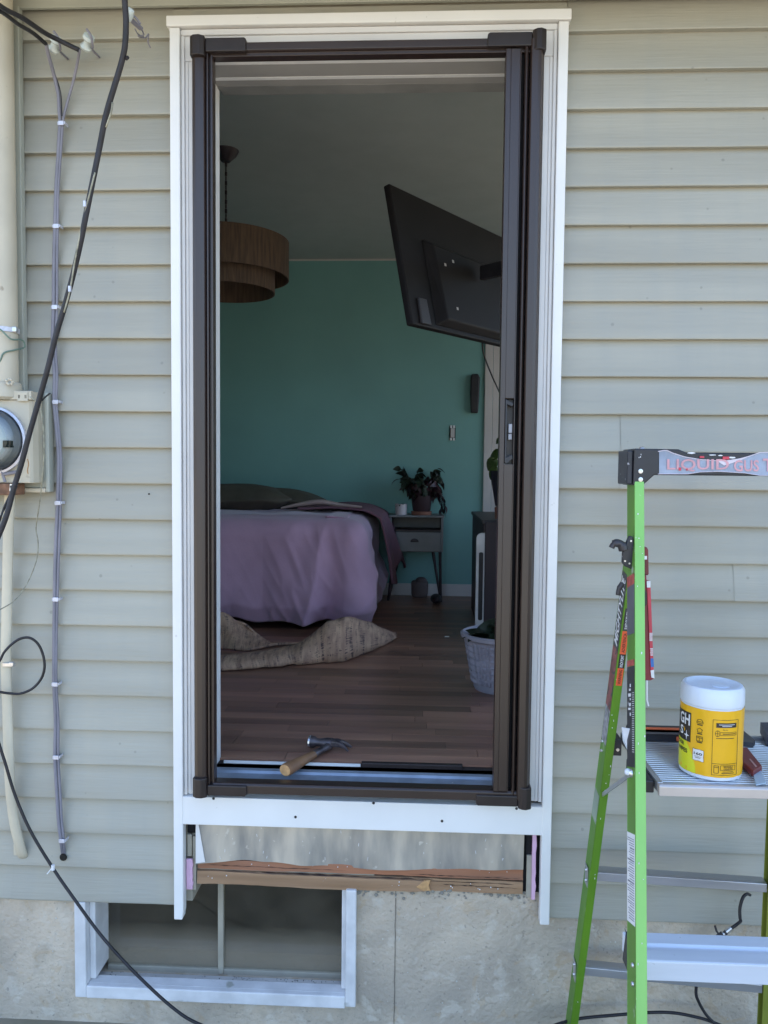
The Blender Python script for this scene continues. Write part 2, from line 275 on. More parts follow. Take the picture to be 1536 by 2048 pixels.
# ------------------------------------------------------------------ mesh helpers
WLOC = {}
class MB:
    def __init__(s): s.v = []; s.f = []; s.uv = None
    def add(s, vs, fs):
        o = len(s.v); s.v += [tuple(v) for v in vs]; s.f += [tuple(i + o for i in f) for f in fs]; return s
    def box(s, x0, x1, y0, y1, z0, z1):
        x0, x1 = sorted((x0, x1)); y0, y1 = sorted((y0, y1)); z0, z1 = sorted((z0, z1))
        return s.add([(x0, y0, z0), (x1, y0, z0), (x1, y1, z0), (x0, y1, z0), (x0, y0, z1), (x1, y0, z1), (x1, y1, z1), (x0, y1, z1)],
                     [(0, 3, 2, 1), (4, 5, 6, 7), (0, 1, 5, 4), (1, 2, 6, 5), (2, 3, 7, 6), (3, 0, 4, 7)])
    def hexa(s, a, b):   # two quads of 4 points each
        return s.add(list(a) + list(b), [(3, 2, 1, 0), (4, 5, 6, 7), (0, 1, 5, 4), (1, 2, 6, 5), (2, 3, 7, 6), (3, 0, 4, 7)])
    def beam(s, p, q, wx, wy, ux=Vector((1, 0, 0))):   # rectangular bar from p to q, ux = width direction
        p = Vector(p); q = Vector(q); d = (q - p).normalized(); ux = (ux - d * ux.dot(d)).normalized(); uy = d.cross(ux)
        c = [(-1, -1), (1, -1), (1, 1), (-1, 1)]
        return s.hexa([p + ux * wx / 2 * a + uy * wy / 2 * b for a, b in c], [q + ux * wx / 2 * a + uy * wy / 2 * b for a, b in c])
    def prism(s, pts, d):   # polygon pts (3D, planar) extruded by vector d
        n = len(pts); d = Vector(d); a = [Vector(p) for p in pts]
        fs = [tuple(range(n - 1, -1, -1)), tuple(range(n, 2 * n))] + [(i, (i + 1) % n, (i + 1) % n + n, i + n) for i in range(n)]
        return s.add(a + [p + d for p in a], fs)
    def tube(s, pts, r, seg=8, closed=True, flat=1.0):
        pts = [Vector(p) for p in pts]; rs = r if isinstance(r, (list, tuple)) else [r] * len(pts)
        base = len(s.v); prev = None; rings = []
        for i, p in enumerate(pts):
            t = (pts[min(i + 1, len(pts) - 1)] - pts[max(i - 1, 0)]).normalized()
            if prev is None:
                a = Vector((0, 1, 0)) if abs(t.y) < .9 else Vector((1, 0, 0))
                u = (a - t * a.dot(t)).normalized()
            else: u = (prev - t * prev.dot(t)).normalized()
            prev = u; v = t.cross(u)
            rings.append([p + u * math.cos(2 * PI * k / seg) * rs[i] * flat + v * math.sin(2 * PI * k / seg) * rs[i] for k in range(seg)])
        vs = [q for rg in rings for q in rg]; fs = []
        for i in range(len(pts) - 1):
            for k in range(seg):
                a = i * seg + k; b = i * seg + (k + 1) % seg; fs.append((a, b, b + seg, a + seg))
        if closed:
            fs.append(tuple(range(seg - 1, -1, -1))); fs.append(tuple((len(pts) - 1) * seg + k for k in range(seg)))
        return s.add(vs, fs)
    def lathe(s, c, prof, seg=24, axis=None, a0=0, a1=2 * PI, rib=None):   # prof: (r, h)
        c = Vector(c); ax = Vector(axis).normalized() if axis else Vector((0, 0, 1))
        u = ax.orthogonal().normalized() if axis else Vector((1, 0, 0)); v = ax.cross(u)
        full = abs(a1 - a0 - 2 * PI) < 1e-6; n = seg if full else seg + 1
        vs = []
        for r, h in prof:
            for k in range(n):
                t = a0 + (a1 - a0) * k / seg; rr = r + (rib(t, h) if rib else 0)
                vs.append(c + u * rr * math.cos(t) + v * rr * math.sin(t) + ax * h)
        fs = []
        for i in range(len(prof) - 1):
            for k in range(seg):
                a = i * n + k; b = i * n + (k + 1) % n; fs.append((a, b, b + n, a + n))
        return s.add(vs, fs)
    def grid(s, fn, nu, nv, uv=False):
        vs = [fn(i / nu, j / nv) for j in range(nv + 1) for i in range(nu + 1)]
        fs = [(j * (nu + 1) + i, j * (nu + 1) + i + 1, (j + 1) * (nu + 1) + i + 1, (j + 1) * (nu + 1) + i) for j in range(nv) for i in range(nu)]
        if uv: s.uv = [(i / nu, j / nv) for j in range(nv + 1) for i in range(nu + 1)]
        return s.add(vs, fs)
    def build(s, name, m, parent=None, smooth=False, bevel=0, seg=2, label=None, fix=True, solid=0, origin=None):
        lo = [min(v[k] for v in s.v) for k in range(3)]; hi = [max(v[k] for v in s.v) for k in range(3)]
        c = Vector(origin) if origin else Vector(((lo[0] + hi[0]) / 2, (lo[1] + hi[1]) / 2, lo[2]))
        me = bpy.data.meshes.new(name); me.from_pydata([tuple(Vector(v) - c) for v in s.v], [], s.f)
        if s.uv:
            ul = me.uv_layers.new(name='UVMap')
            for lp in me.loops: ul.data[lp.index].uv = s.uv[lp.vertex_index]
        if fix:
            bm = bmesh.new(); bm.from_mesh(me); bmesh.ops.recalc_face_normals(bm, faces=bm.faces); bm.to_mesh(me); bm.free()
        me.materials.append(m)
        if smooth:
            me.shade_smooth()
            if smooth != 'all': me.set_sharp_from_angle(angle=math.radians(40))
        return link(name, me, c, parent, bevel, seg, label, solid)
def link(name, me, c, parent=None, bevel=0, seg=2, label=None, solid=0):
    o = bpy.data.objects.new(name, me); COL.objects.link(o)
    if parent is not None:
        o.parent = parent; o.location = Vector(c) - WLOC[parent]
    else: o.location = c
    WLOC[o] = Vector(c)
    if solid:
        md = o.modifiers.new('s', 'SOLIDIFY'); md.thickness = solid; md.offset = 0
    if bevel:
        md = o.modifiers.new('b', 'BEVEL'); md.width = bevel; md.segments = seg; md.limit_method = 'ANGLE'; md.angle_limit = math.radians(35)
        md.harden_normals = False
    if label: o['label'] = label
    return o
def thing(name, loc, label, cat, group=None):
    o = bpy.data.objects.new(name, None); COL.objects.link(o); o.location = loc; WLOC[o] = Vector(loc); o.empty_display_size = .1
    return tag(o, label, cat, group)
def tag(o, label, cat, group=None):
    o['label'] = label; o['category'] = cat
    if group: o['group'] = group
    return o
def structure(o): o['kind'] = 'structure'; return o
def spline(pts, n=8):
    pts = [Vector(p) for p in pts]; out = []
    P = [pts[0] * 2 - pts[1]] + pts + [pts[-1] * 2 - pts[-2]]
    for i in range(1, len(P) - 2):
        for k in range(n):
            t = k / n; a, b, c, d = P[i - 1], P[i], P[i + 1], P[i + 2]
            out.append(.5 * ((2 * b) + (-a + c) * t + (2 * a - 5 * b + 4 * c - d) * t * t + (-a + 3 * b - 3 * c + d) * t ** 3))
    out.append(pts[-1]); return out
def pxs(seq): return [at(*p) for p in seq]          # (px, py, Y) -> points in the place
def text_geo(body, size=1.0, shear=0, bold=0):
    cu = bpy.data.curves.new('t', 'FONT'); cu.body = body; cu.size = size; cu.shear = shear; cu.offset = bold
    cu.resolution_u = 3
    o = bpy.data.objects.new('t', cu); COL.objects.link(o); dg = bpy.context.evaluated_depsgraph_get()
    me = o.evaluated_get(dg).to_mesh(); vs = [Vector(v.co) for v in me.vertices]; fs = [tuple(p.vertices) for p in me.polygons]
    o.evaluated_get(dg).to_mesh_clear(); bpy.data.objects.remove(o); bpy.data.curves.remove(cu)
    x0 = min(v.x for v in vs); x1 = max(v.x for v in vs); y0 = min(v.y for v in vs); y1 = max(v.y for v in vs)
    return vs, fs, (x0, x1, y0, y1)
def text_rect(mb, body, fn, shear=0, bold=0, sub=0):
    """text filling the unit square, mapped by fn(u, v) -> point"""
    vs, fs, (x0, x1, y0, y1) = text_geo(body, 1, shear, bold)
    return mb.add([fn((v.x - x0) / (x1 - x0), (v.y - y0) / (y1 - y0)) for v in vs], fs)
def wob(x, y, z, s=1.0): return noise.noise(Vector((x * s, y * s, z * s)))

# ================================================================== SETTING
g = MB(); g.grid(lambda u, v: (-400 + 800 * u, -400 + 800 * v, -.05), 8, 8)
structure(g.build('ground', M['ground']))

FZ = .710          # interior floor level
BWY = 3.28         # back wall of the room
LWX, RWX = -2.3, 2.0
CZ = 3.05
IY = .15           # inner face of the front wall
OXL, OXR = -.62, .335   # rough opening
OZT = 2.74

house = thing('house', (0, 0, -.05), 'house wall with sage green lap siding, concrete foundation and open doorway', 'house')

# ---- siding: one plank per course and side
S = .1016; SB = .327
def plank(x0, x1, k, off=0.0, z1=None):
    z0 = SB + k * S; zt = z0 + S + .006 if z1 is None else z1
    nx = max(4, int((x1 - x0) / .06)); seed = k * 3.7 + x0
    prof = [(.0195, zt), (.0160, z0 + .086), (.0090, z0 + .055), (.0036, z0 + .024), (.0002, z0 + .004), (.0, z0 + .0008), (.0012, z0 - .0012), (.0215, z0 - .0005)]
    mb = MB()
    def fn(u, v):
        x = x0 + (x1 - x0) * u; i = round(v * (len(prof) - 1)); y, z = prof[i]
        sag = .0012 * wob(x, seed, 0, 1.4) + (.0007 * wob(x, seed, 3, 6) if i > 2 else 0)
        bow = .0016 * wob(x, z * 2, seed, 2.6) * (1 if 0 < i < 5 else .5)
        return (x, y - off + bow, z + sag)
    mb.grid(fn, nx, len(prof) - 1)
    return mb.build('siding_plank', M['siding'], house, smooth=True, fix=False)
XL0, XR1 = -2.35, 2.6
CLX = -.690; CRX = .378       # casing outer edges
# splices: (side, course) -> x of the joint, overlapping plank on the left or right
spl = {('R', 13): X(1243, 860, 0), ('R', 12): X(1241, 940, 0), ('R', 9): X(1470, 1160, 0), ('L', 0): X(22, 1760, 0), ('L', 1): -1.9, ('R', 4): 1.7, ('R', 17): 1.5, ('R', 21): 1.9, ('L', 14): -1.6, ('L', 19): -1.4}
for k in range(25):
    for side, a, b in (('L', XL0, CLX - .001), ('R', CRX + .001, XR1)):
        zt = 2.842 if k == 24 else None
        if (side, k) in spl:
            j = spl[(side, k)]; plank(a, j + .02, k, 0, zt); plank(j, b, k, .0022, zt)
        else: plank(a, b, k, 0, zt)
# piece of siding over the door head
HT = 2.806
mb = MB(); mb.grid(lambda u, v: (CLX + .001 + (CRX - CLX - .002) * u, .008 - .004 * v, HT + .036 - .035 * v), 10, 3)
mb.build('siding_plank', M['siding'], house, smooth=True, fix=False)
# frieze channel and soffit
mb = MB(); mb.box(XL0, XR1, -.012, .0, 2.842, 2.866); mb.build('frieze_channel', M['sagetrim'], house, bevel=.002)
sx = XL0
while sx < XR1:
    mb = MB(); mb.box(sx, min(sx + .104, XR1), -.42, .02, 2.8665, 2.876)
    mb.box(sx + .098, min(sx + .1055, XR1), -.42, .02, 2.8795, 2.890) if False else None
    mb.build('soffit_panel', M['sagetrim'], house, bevel=.003); sx += .108
mb = MB(); mb.box(XL0, XR1, -.42, .03, 2.8795, 2.89); mb.build('soffit_backing', M['siding'], house)
mb = MB(); mb.box(XL0, XR1, -.45, -.425, 2.86, 3.02); mb.build('fascia', M['white'], house, bevel=.003)
# roof: two slopes
mb = MB(); mb.prism([(XL0 - .3, -.55, 2.98), (XL0 - .3, 2.0, 3.95), (XL0 - .3, 4.5, 2.98), (XL0 - .3, 4.5, 2.92), (XL0 - .3, 2.0, 3.89), (XL0 - .3, -.55, 2.92)], (XR1 - XL0 + .6, 0, 0))
mb.build('roof', M['shingle'], house)
mb = MB()
for xx in (XL0, XR1 - .05): mb.prism([(xx, .02, CZ + .04), (xx, 2.0, 3.86), (xx, 3.5, CZ + .25), (xx, 3.5, CZ + .04)], (.05, 0, 0))
mb.build('gable_wall', M['siding'], house)
# wall core behind the siding, around the opening (sheathing)
mb = MB()
mb.box(XL0, OXL - .03, .0225, IY - .02, SB - .0, 2.86); mb.box(OXR + .03, XR1, .0225, IY - .02, SB, 2.86)
mb.box(OXL - .03, OXR + .03, .016, IY - .02, OZT + .012, 2.86)
mb.build('sheathing', M['woodgrey'], house)

# ---- foundation with the basement window hole
WX0, WX1 = X(150, 1900, 0), X(712, 1900, 0); WZ0, WZ1 = .038, Z(400, 1785, .03)
FT = .392     # top of concrete under the doorway
mb = MB(); f0, f1 = .016, .22
mb.box(XL0, WX0 + .012, f0, f1, -.3, FT); mb.box(WX1 - .012, XR1, f0, f1, -.3, FT)
mb.box(WX0 + .012, WX1 - .012, f0, f1, -.3, WZ0 + .012)
fo = mb.build('foundation', M['concrete'], house)
for (xx, z0, z1, wd) in ((X(790, 1900, .015), -.05, .39, .0009),):
    mb = MB(); pts = [(xx + .004 * wob(z, 1, 2, 18), .0148, z0 + (z1 - z0) * i / 16) for i, z in enumerate([q / 16 for q in range(17)])]
    mb.tube(pts, wd, 5); mb.build('crack', mat('dusty_crack', (.16, .14, .11), .9), house)
mb = MB()
for i in range(150):
    xx = R.uniform(WX1 + .02, CRX + .9) if R.random() < .75 else R.uniform(-1.3, WX0 - .03); zz = R.uniform(-.03, .37) if xx < CRX else R.uniform(-.03, .31)
    r = R.uniform(.0010, .0032) * R.uniform(.6, 1)
    mb.lathe((xx, .0155, zz), [(r, 0), (r * .7, r * .5), (0, r * .6)], 6, axis=(0, -1, 0))
o = mb.build('stucco_flecks', mat('pale_flecks', (.6, .57, .5), .8), house); o['kind'] = 'stuff'
# dirt crust along the top edge of the concrete
mb = MB()
for i in range(90):
    xx = R.uniform(WX1, CRX - .03); zz = FT - abs(R.gauss(0, .012)) - .002; r = R.uniform(.002, .006)
    mb.lathe((xx, .014, zz), [(r, 0), (r * .8, r * .35), (0, r * .5)], 6, axis=(0, -1, 0))
o = mb.build('mortar_crumbs', mat('grey_crumbs', (.30, .28, .24), .95), house); o['kind'] = 'stuff'

# ---- basement window
win = MB().add([(0, 0, 0)], [])
GY = .115; fw_ = .036
def bar(mbname, x0, x1, y0, y1, z0, z1, m='winwhite', parent=None, b=.003): 
    mb = MB(); mb.box(x0, x1, y0, y1, z0, z1); return mb.build(mbname, M[m], parent, bevel=b)
mb = MB(); mb.box(WX0, WX0 + .034, -.004, .05, WZ0, SB - .0025); mb.box(WX1 - .030, WX1, -.004, .05, WZ0 + .004, FT - .003)
mb.box(WX0 + .034, WX1 - .030, -.0045, .05, WZ0 - .001, WZ0 + .036)
wf = mb.build('basement_window', M['winwhite'], house, bevel=.003, label='low basement window with chalky white frame and dusty dark panes')
# inner jambs and sloping sill
SZ0 = Z(440, 1948, GY)
mb = MB(); mb.hexa([(WX0 + .034, .012, WZ0 + .037), (WX1 - .03, .012, WZ0 + .037), (WX1 - .03, GY, SZ0), (WX0 + .034, GY, SZ0)],
                   [(WX0 + .034, .012, WZ0 + .0375 - .02), (WX1 - .03, .012, WZ0 + .0375 - .02), (WX1 - .03, GY, SZ0 - .02), (WX0 + .034, GY, SZ0 - .02)])
mb.build('sill', M['winwhite'], wf, bevel=.002)
SZ = Z(440, 1943, GY)
bar('jamb', WX0 + .034, WX0 + .052, .022, GY + .01, WZ0 + .04, FT, 'winwhite', wf); bar('jamb', WX1 - .044, WX1 - .03, .022, GY + .01, WZ0 + .04, FT, 'winwhite', wf)
xd = X(443, 1870, GY)
bar('mullion', xd - .0085, xd + .0085, GY - .012, GY + .012, SZ, FT + .02, 'woodgrey', wf, .002)
bar('bottom_rail', WX0 + .052, WX1 - .044, GY - .008, GY + .012, SZ - .012, SZ + .013, 'woodgrey', wf, .002)
for a, b in ((WX0 + .05, xd - .0085), (xd + .0085, WX1 - .042)):
    mb = MB(); mb.box(a, b, GY, GY + .004, SZ + .01, FT + .03); mb.build('pane', M['glass'], wf)
# bits of debris on the sill
mb = MB()
for i in range(150):
    u = R.random(); xx = WX0 + .07 + (WX1 - WX0 - .14) * (u if R.random() < .5 else .55 + .45 * u); t = R.uniform(.3, .95); yy = .012 + (GY - .012) * t; zz = WZ0 + .037 + (SZ0 - WZ0 - .037) * t
    r = R.uniform(.0006, .0022)
    mb.lathe((xx, yy, zz), [(r, 0), (r * .8, r * .5), (0, r * .7)], 6)
o = mb.build('sill_debris', M['soil'], wf); o['kind'] = 'stuff'
# dark basement void
mb = MB(); mb.box(-2.2, 1.8, .23, 3.1, -1.2, .52)
bo = structure(mb.build('basement_void', mat('dark_basement', (.15, .12, .10), .9, var=.3, scale=3)))
# cut the open side: rebuild without the front face
bm = bmesh.new(); bm.from_mesh(bo.data)
for f in [f for f in bm.faces if abs(f.normal.y) > .9 and f.calc_center_median().y < 0]: bm.faces.remove(f)
bm.to_mesh(bo.data); bm.free()
bar('window_header', WX0, WX1 + .05, .0165, .23, FT + .028, FT + .06, 'woodgrey', house)

# ---- door surround
ZBL = .297
xl1, xr0 = -.6625, .3505
mb = MB(); mb.prism([(CLX, 0, HT - .030), (CLX, 0, .297), (-.666, 0, .297), (-.664, 0, .312), (xl1, 0, .318), (xl1, 0, HT - .030)], (0, .03, 0))
for v in range(len(mb.v)): mb.v[v] = (mb.v[v][0], mb.v[v][1] - .026, mb.v[v][2])
mb.build('casing_board', M['white'], house, bevel=.0025)
mb = MB(); mb.box(xr0, CRX - .001, -.026, .004, .321, HT - .030); mb.build('casing_board', M['white'], house, bevel=.0025)
mb = MB(); mb.box(CLX - .008, CRX + .005, -.030, .004, HT - .028, HT); mb.build('casing_board', M['white'], house, bevel=.003)
# stepped brickmould inside the casing
mb = MB(); mb.box(xl1 + .001, xl1 + .010, -.016, .006, .66, HT - .046); mb.box(xl1 + .010, -.600, -.010, .008, .66, 2.694)
mb.box(xl1 + .0165, xl1 + .0195, -.0125, -.009, .66, 2.694)
mb.build('brickmould', M['cream'], house, bevel=.0015)
mb = MB(); mb.box(xr0 - .010, xr0 - .001, -.016, .006, .668, HT - .046); mb.box(.29, xr0 - .010, -.010, .008, .668, 2.694)
mb.box(xr0 - .0195, xr0 - .0165, -.0125, -.009, .668, 2.694)
mb.build('brickmould', M['cream'], house, bevel=.0015)
mb = MB(); mb.box(xl1 + .001, xr0 - .001, -.016, .006, HT - .0455, HT - .0305); mb.box(xl1 + .001, xr0 - .001, -.010, .008, 2.695, HT - .0455)
mb.build('brickmould', M['cream'], house, bevel=.0015)
# sill board with screws
sz0, sz1 = .577, .658
mb = MB(); mb.box(xl1 - .004, xr0 + .006, -.0245, .006, sz0, sz1)
sb = mb.build('sill_board', M['white'], house, bevel=.002)
for px, py in ((427, 1597), (591, 1634), (747, 1606), (884, 1642), (1033, 1617)):
    p = at(px, py, -.0245); mb = MB(); mb.lathe(p, [(.0039, 0), (.0036, .0012), (.0012, .0014), (.0009, .0006), (0, .0006)], 14, axis=(0, -1, 0)); mb.build('screw', M['dark_screw'], sb, smooth=True)
# gap pieces beside the flashing
bar('gap_blocking', xl1 + .001, -.632, .010, .016, .535, sz0 - .001, 'seal', house); bar('gap_blocking', .312, xr0 - .003, .009, .015, .46, sz0 - .001, 'seal', house)
bar('shim', xl1 + .003, -.646, .004, .010, .47, .534, 'woodgrey', house, .001); bar('shim', -.643, -.634, .003, .010, .37, .53, 'woodgrey', house, .001)
bar('shim', .315, .330, .003, .010, .382, .505, 'woodgrey', house, .001)
def foam(x0, x1, z0, z1, y0, y1):
    mb = MB(); n = 10
    L_ = [(x0 + .0012 * wob(i, 2, 1, .9), z0 + (z1 - z0) * i / n) for i in range(n + 1)]; R_ = [(x1 + .003 * wob(i, 5, 1, .8), z0 + (z1 - z0) * i / n) for i in range(n, -1, -1)]
    mb.prism([(a, y0, b) for a, b in L_ + R_], (0, y1 - y0, 0)); mb.build('foam_strip', M['pink'], house, bevel=.001)
foam(xl1 + .002, -.642, .375, .465, -.004, .003); foam(.329, .340, .38, .575, -.003, .009); foam(xl1 + .004, -.65, .53, .575, -.003, -.001) if False else None
bar('sheathing_edge', OXL - .03, OXL - .005, .0165, .02, FT, .66, 'woodgrey', house, 0); bar('sheathing_edge', .306, .36, .0165, .02, FT, .66, 'seal', house, 0)
# crinkled aluminium flashing
zf1 = .60
def flash(u, v):
    x = -.632 + (.306 + .632) * u
    lowz = .4555 + .006 * math.sin(u * 7.5 + .6) * (1 if u > .1 else u * 10) + .002 * wob(u * 14, 0, 0)
    z = zf1 + (lowz - zf1) * v
    y = .004 + .009 * wob(x * 6, z * 4, 1) + .006 * wob(x * 15, z * 7, 4) + .004 * math.sin(x * 23) * v
    if u < .12: y -= .010 * (1 - u / .12) * v
    return (x, y, z)
mb = MB(); mb.grid(flash, 110, 10); mb.build('flashing', M['flash'], house, smooth='all', fix=False)
mb = MB(); mb.prism([(-.631, -.008, .578), (-.624, -.008, .578), (-.603, -.012, .462), (-.630, -.012, .458)], (0, .0015, 0)); mb.build('flashing_flap', M['cream'], house)
# old lumber ledger: upper band, dark split, lower band with a broken end, grey mortar line
def lumber(name, x0, x1, zt, zb, y0, m, amp=.002, n=60, yb=.03):
    mb = MB()
    def fn(u, v):
        x = x0 + (x1 - x0) * u; a = zt(x) if callable(zt) else zt; b = zb(x) if callable(zb) else zb
        z = a + (b - a) * min(max((v - .1) / .8, 0), 1); y = y0 + amp * wob(x * 6, z * 30, 3) * 2 if .05 < v < .95 else yb
        return (x, y, z + .0012 * wob(x * 30, v * 3, 9))
    mb.grid(fn, n, 10); return mb.build(name, M[m], house, smooth=True, fix=True)
lumber('ledger_board', -.631, .306, lambda x: .459 + .002 * math.sin(x * 6) + .003 * wob(x * 9, 1, 1), lambda x: .431 - .008 * max(0, x + .1), .010, 'wood')
lumber('ledger_split', -.631, .306, lambda x: .440, lambda x: .40, .021, 'darkwood', .003)
lumber('ledger_board', -.631, .306, lambda x: .424 - .004 * x, FT - .004, .012, 'woodlight', .003)
lumber('broken_slat', -.631, X(850, 1770, 0), lambda x: .427 - .012 * (x + .6), lambda x: .388 + .003 * math.sin(9 * x), .0035, 'woodlight', .002)
p = at(853, 1774, 0); mb = MB(); mb.prism([(p.x - .006, .002, p.z + .016), (p.x + .012, .004, p.z + .018), (p.x + .006, .004, p.z), (p.x + .012, .004, p.z - .014), (p.x - .01, .002, p.z - .013), (p.x - .03, .002, p.z - .003)], (0, .012, 0)); mb.build('broken_end', M['endgrain'], house, bevel=.002)

# splits, nail holes and chips in the old timber
for k, (x0_, x1_, z_, rr) in enumerate(((-.55, .05, .4265, .0022), (-.30, .28, .4205, .0016), (-.02, .30, .437, .0009), (-.6, -.2, .4445, .0008), (.08, .29, .409, .0013), (-.60, -.33, .399, .0010))):
    pts = [(x0_ + (x1_ - x0_) * i / 24, .0075 if z_ > .43 else .0085, z_ - .004 * (i / 24) + .0022 * wob(i * .4, k, 0)) for i in range(25)]
    mb = MB(); mb.tube(pts, [rr * (.35 + abs(wob(i * .5, k, 5)) * 2) * math.sin(PI * (i + .5) / 25) ** .5 for i in range(25)], 5); mb.build('timber_split', M['darkwood'], house)
mb = MB()
for i in range(26):
    x_ = R.uniform(-.6, .28); z_ = R.choice((.452, .415, .405)) + R.uniform(-.006, .006); r_ = R.uniform(.0008, .002)
    mb.lathe((x_, .0045 if z_ < .43 else .008, z_), [(r_, 0), (r_, .0012), (0, .0016)], 6, axis=(0, -1, 0))
o = mb.build('paint_chips', M['decalwhite'], house); o['kind'] = 'stuff'
# dents and bright nicks in the flashing
mb = MB()
for i in range(22):
    x_ = R.uniform(-.58, .28); z_ = R.uniform(.475, .57); mb.tube([(x_, -.006, z_), (x_ + R.uniform(-.002, .002), -.006, z_ - R.uniform(.002, .010))], .0007, 4)
o = mb.build('bright_nicks', M['decalwhite'], house); o['kind'] = 'stuff'

# ---- door jambs (white) and threshold
JX0, JX1 = X(429, 1150, .02), .30
JI = X(441, 1100, IY); JX0 = JI - .009
mb = MB(); mb.box(OXL - .02, JX0 + .004, -.002, IY + .0, FZ - .03, OZT); mb.box(JX0 + .004, JI, .055, IY - .001, FZ - .03, Z(800, 121, -.002) - .001)
mb.build('door_jamb', M['jamb'], house, bevel=.002)
mb = MB(); mb.box(JX1, OXR + .03, -.002, IY, FZ - .03, OZT); mb.build('door_jamb', M['jamb'], house, bevel=.002)
zh = Z(800, 121, -.002); yst = .075; zst = Z(800, 144, yst)
mb = MB(); mb.box(JX0 + .0045, JX1 - .001, .0105, IY, zh + .0003, OZT); mb.build('door_jamb', mat('shade_grey_jamb', (.34, .33, .32), .6, var=.05), house)  # head jamb underside: shade put into the paint as grey
mb = MB(); mb.box(JX0 + .0045, JX1 - .001, -.006, .010, zh, OZT); mb.box(JI + .0005, JX1 - .001, yst, yst + .018, zst, zh - .0005)
mb.build('door_jamb', M['jamb'], house, bevel=.002)
mb = MB(); mb.box(JI + .0005, JX1 - .001, IY - .028, IY + .03, Z(800, 156, IY + .03), zh - .0005); mb.build('head_trim', mat('shade_dark_trim', (.26, .26, .25), .6), house, bevel=.003)  # trim under the head, colour darkened to stand for shade
# threshold: ribbed aluminium
ta, tb = -.028, .082
mb = MB()
prof = [(ta, FZ - .038)]
n = 22
for i in range(n + 1):
    y = ta + (tb - ta) * i / n; base = FZ - .024 + .012 * i / n
    rib = .0022 if (i % 2 and i < 12) else 0
    prof.append((y, base + rib + (.006 if i > 18 else 0)))
prof += [(tb, FZ - .04)]
mb.prism([(JX0 + .0045, y, z) for y, z in prof], (JX1 - JX0 - .006, 0, 0)); th = mb.build('threshold', mat('blue_grey_threshold', (.33, .38, .46), .38, .35, var=.1, scale=20, bump=.1), house)
for px, py in ((530, 1553), (725, 1557), (922, 1562), (905, 1566)):
    p = onz(px, py, FZ - .018); mb = MB(); mb.lathe(p, [(.0032, 0), (.0028, .0015), (0, .002)], 10); mb.build('screw', M['zinc'], th, smooth=True)
bar('threshold_strip', JX0 + .0045, JX1, tb + .001, tb + .030, FZ - .04, FZ - .006, 'darkwood', house, .002)
bar('floor_edge_trim', X(450, 1521, .13), X(722, 1524, .13), tb + .0315, tb + .037, FZ - .007, FZ + .002, 'jamb', house, .001)
bar('floor_edge_strip', X(722, 1521, .13) + .002, X(925, 1524, .13), tb + .0315, tb + .05, FZ - .02, FZ + .006, 'darkwood', house, .002)
# subfloor closing below
bar('sub_sill', OXL - .03, OXR + .03, .022, IY, FT + .07, FZ - .041, 'woodgrey', house)

# ================================================================== ROOM
mb = MB(); mb.box(LWX, RWX, tb + .0, BWY, FZ - .06, FZ - .006); floor = structure(mb.build('floor', M['floorsub']))
# laminate strips, one mesh per length, shared
PW = .064; meshes = {}
for ln in (.34, .5, .72):
    b2 = MB(); b2.box(-ln / 2, ln / 2, -PW / 2 + .0006, PW / 2 - .0006, -.006, 0)
    me = bpy.data.meshes.new('plank'); me.from_pydata(b2.v, [], b2.f); me.materials.append(M['plank']); meshes[ln] = me
y = tb + .055 + PW / 2; first = True; count = 0
while y < BWY - .02:
    x = -1.0 - R.uniform(0, .5); xe = 1.0 if y < 2 else 1.1
    while x < xe and count < 290:
        ln = R.choice((.34, .5, .72)) if y < 1.3 else .72
        o = link('plank', meshes[ln], Vector((x + ln / 2, y, FZ - .0 + R.uniform(-.0003, .0003))), floor); count += 1
        x += ln + .0012
    y += PW if y < 1.5 else PW
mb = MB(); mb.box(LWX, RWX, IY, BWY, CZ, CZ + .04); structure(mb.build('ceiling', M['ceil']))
XW = X(967, 900, BWY)
mb = MB(); mb.box(LWX, RWX, BWY, BWY + .05, FZ - .05, CZ); bwall = structure(mb.build('wall_back', M['teal']))
mb = MB(); mb.box(LWX, XW - .06, BWY - .014, BWY - .001, FZ, FZ + .085); mb.build('baseboard', M['roomwhite'], bwall, bevel=.003)
mb = MB(); mb.box(LWX, XW, BWY - .012, BWY - .001, CZ - .012, CZ - .001); mb.build('ceiling_bead', M['roomwhite'], bwall)
mb = MB(); mb.box(LWX - .05, LWX, IY, BWY, FZ - .05, CZ); structure(mb.build('wall_left', M['teal']))
mb = MB(); y0_, y1_, z0_, z1_ = .40, 3.0, FZ + .3, 2.95  # unseen window opening with frame, added to bring daylight into the room
mb.box(RWX, RWX + .05, IY, y0_, FZ - .05, CZ); mb.box(RWX, RWX + .05, y1_, BWY, FZ - .05, CZ); mb.box(RWX, RWX + .05, y0_, y1_, FZ - .05, z0_); mb.box(RWX, RWX + .05, y0_, y1_, z1_, CZ)
rwall = structure(mb.build('wall_right', M['teal']))
mb = MB(); mb.box(RWX - .01, RWX + .06, y0_ + .001, y0_ + .05, z0_ + .001, z1_ - .001); mb.box(RWX - .01, RWX + .06, y1_ - .05, y1_ - .001, z0_ + .001, z1_ - .001); mb.box(RWX - .01, RWX + .06, y0_ + .051, y1_ - .051, z0_ + .001, z0_ + .05); mb.box(RWX - .01, RWX + .06, y0_ + .051, y1_ - .051, z1_ - .05, z1_ - .001)
mb.box(RWX, RWX + .04, 1.6, 1.65, z0_ + .051, z1_ - .051); mb.build('added_window_frame', M['roomwhite'], rwall, bevel=.003)
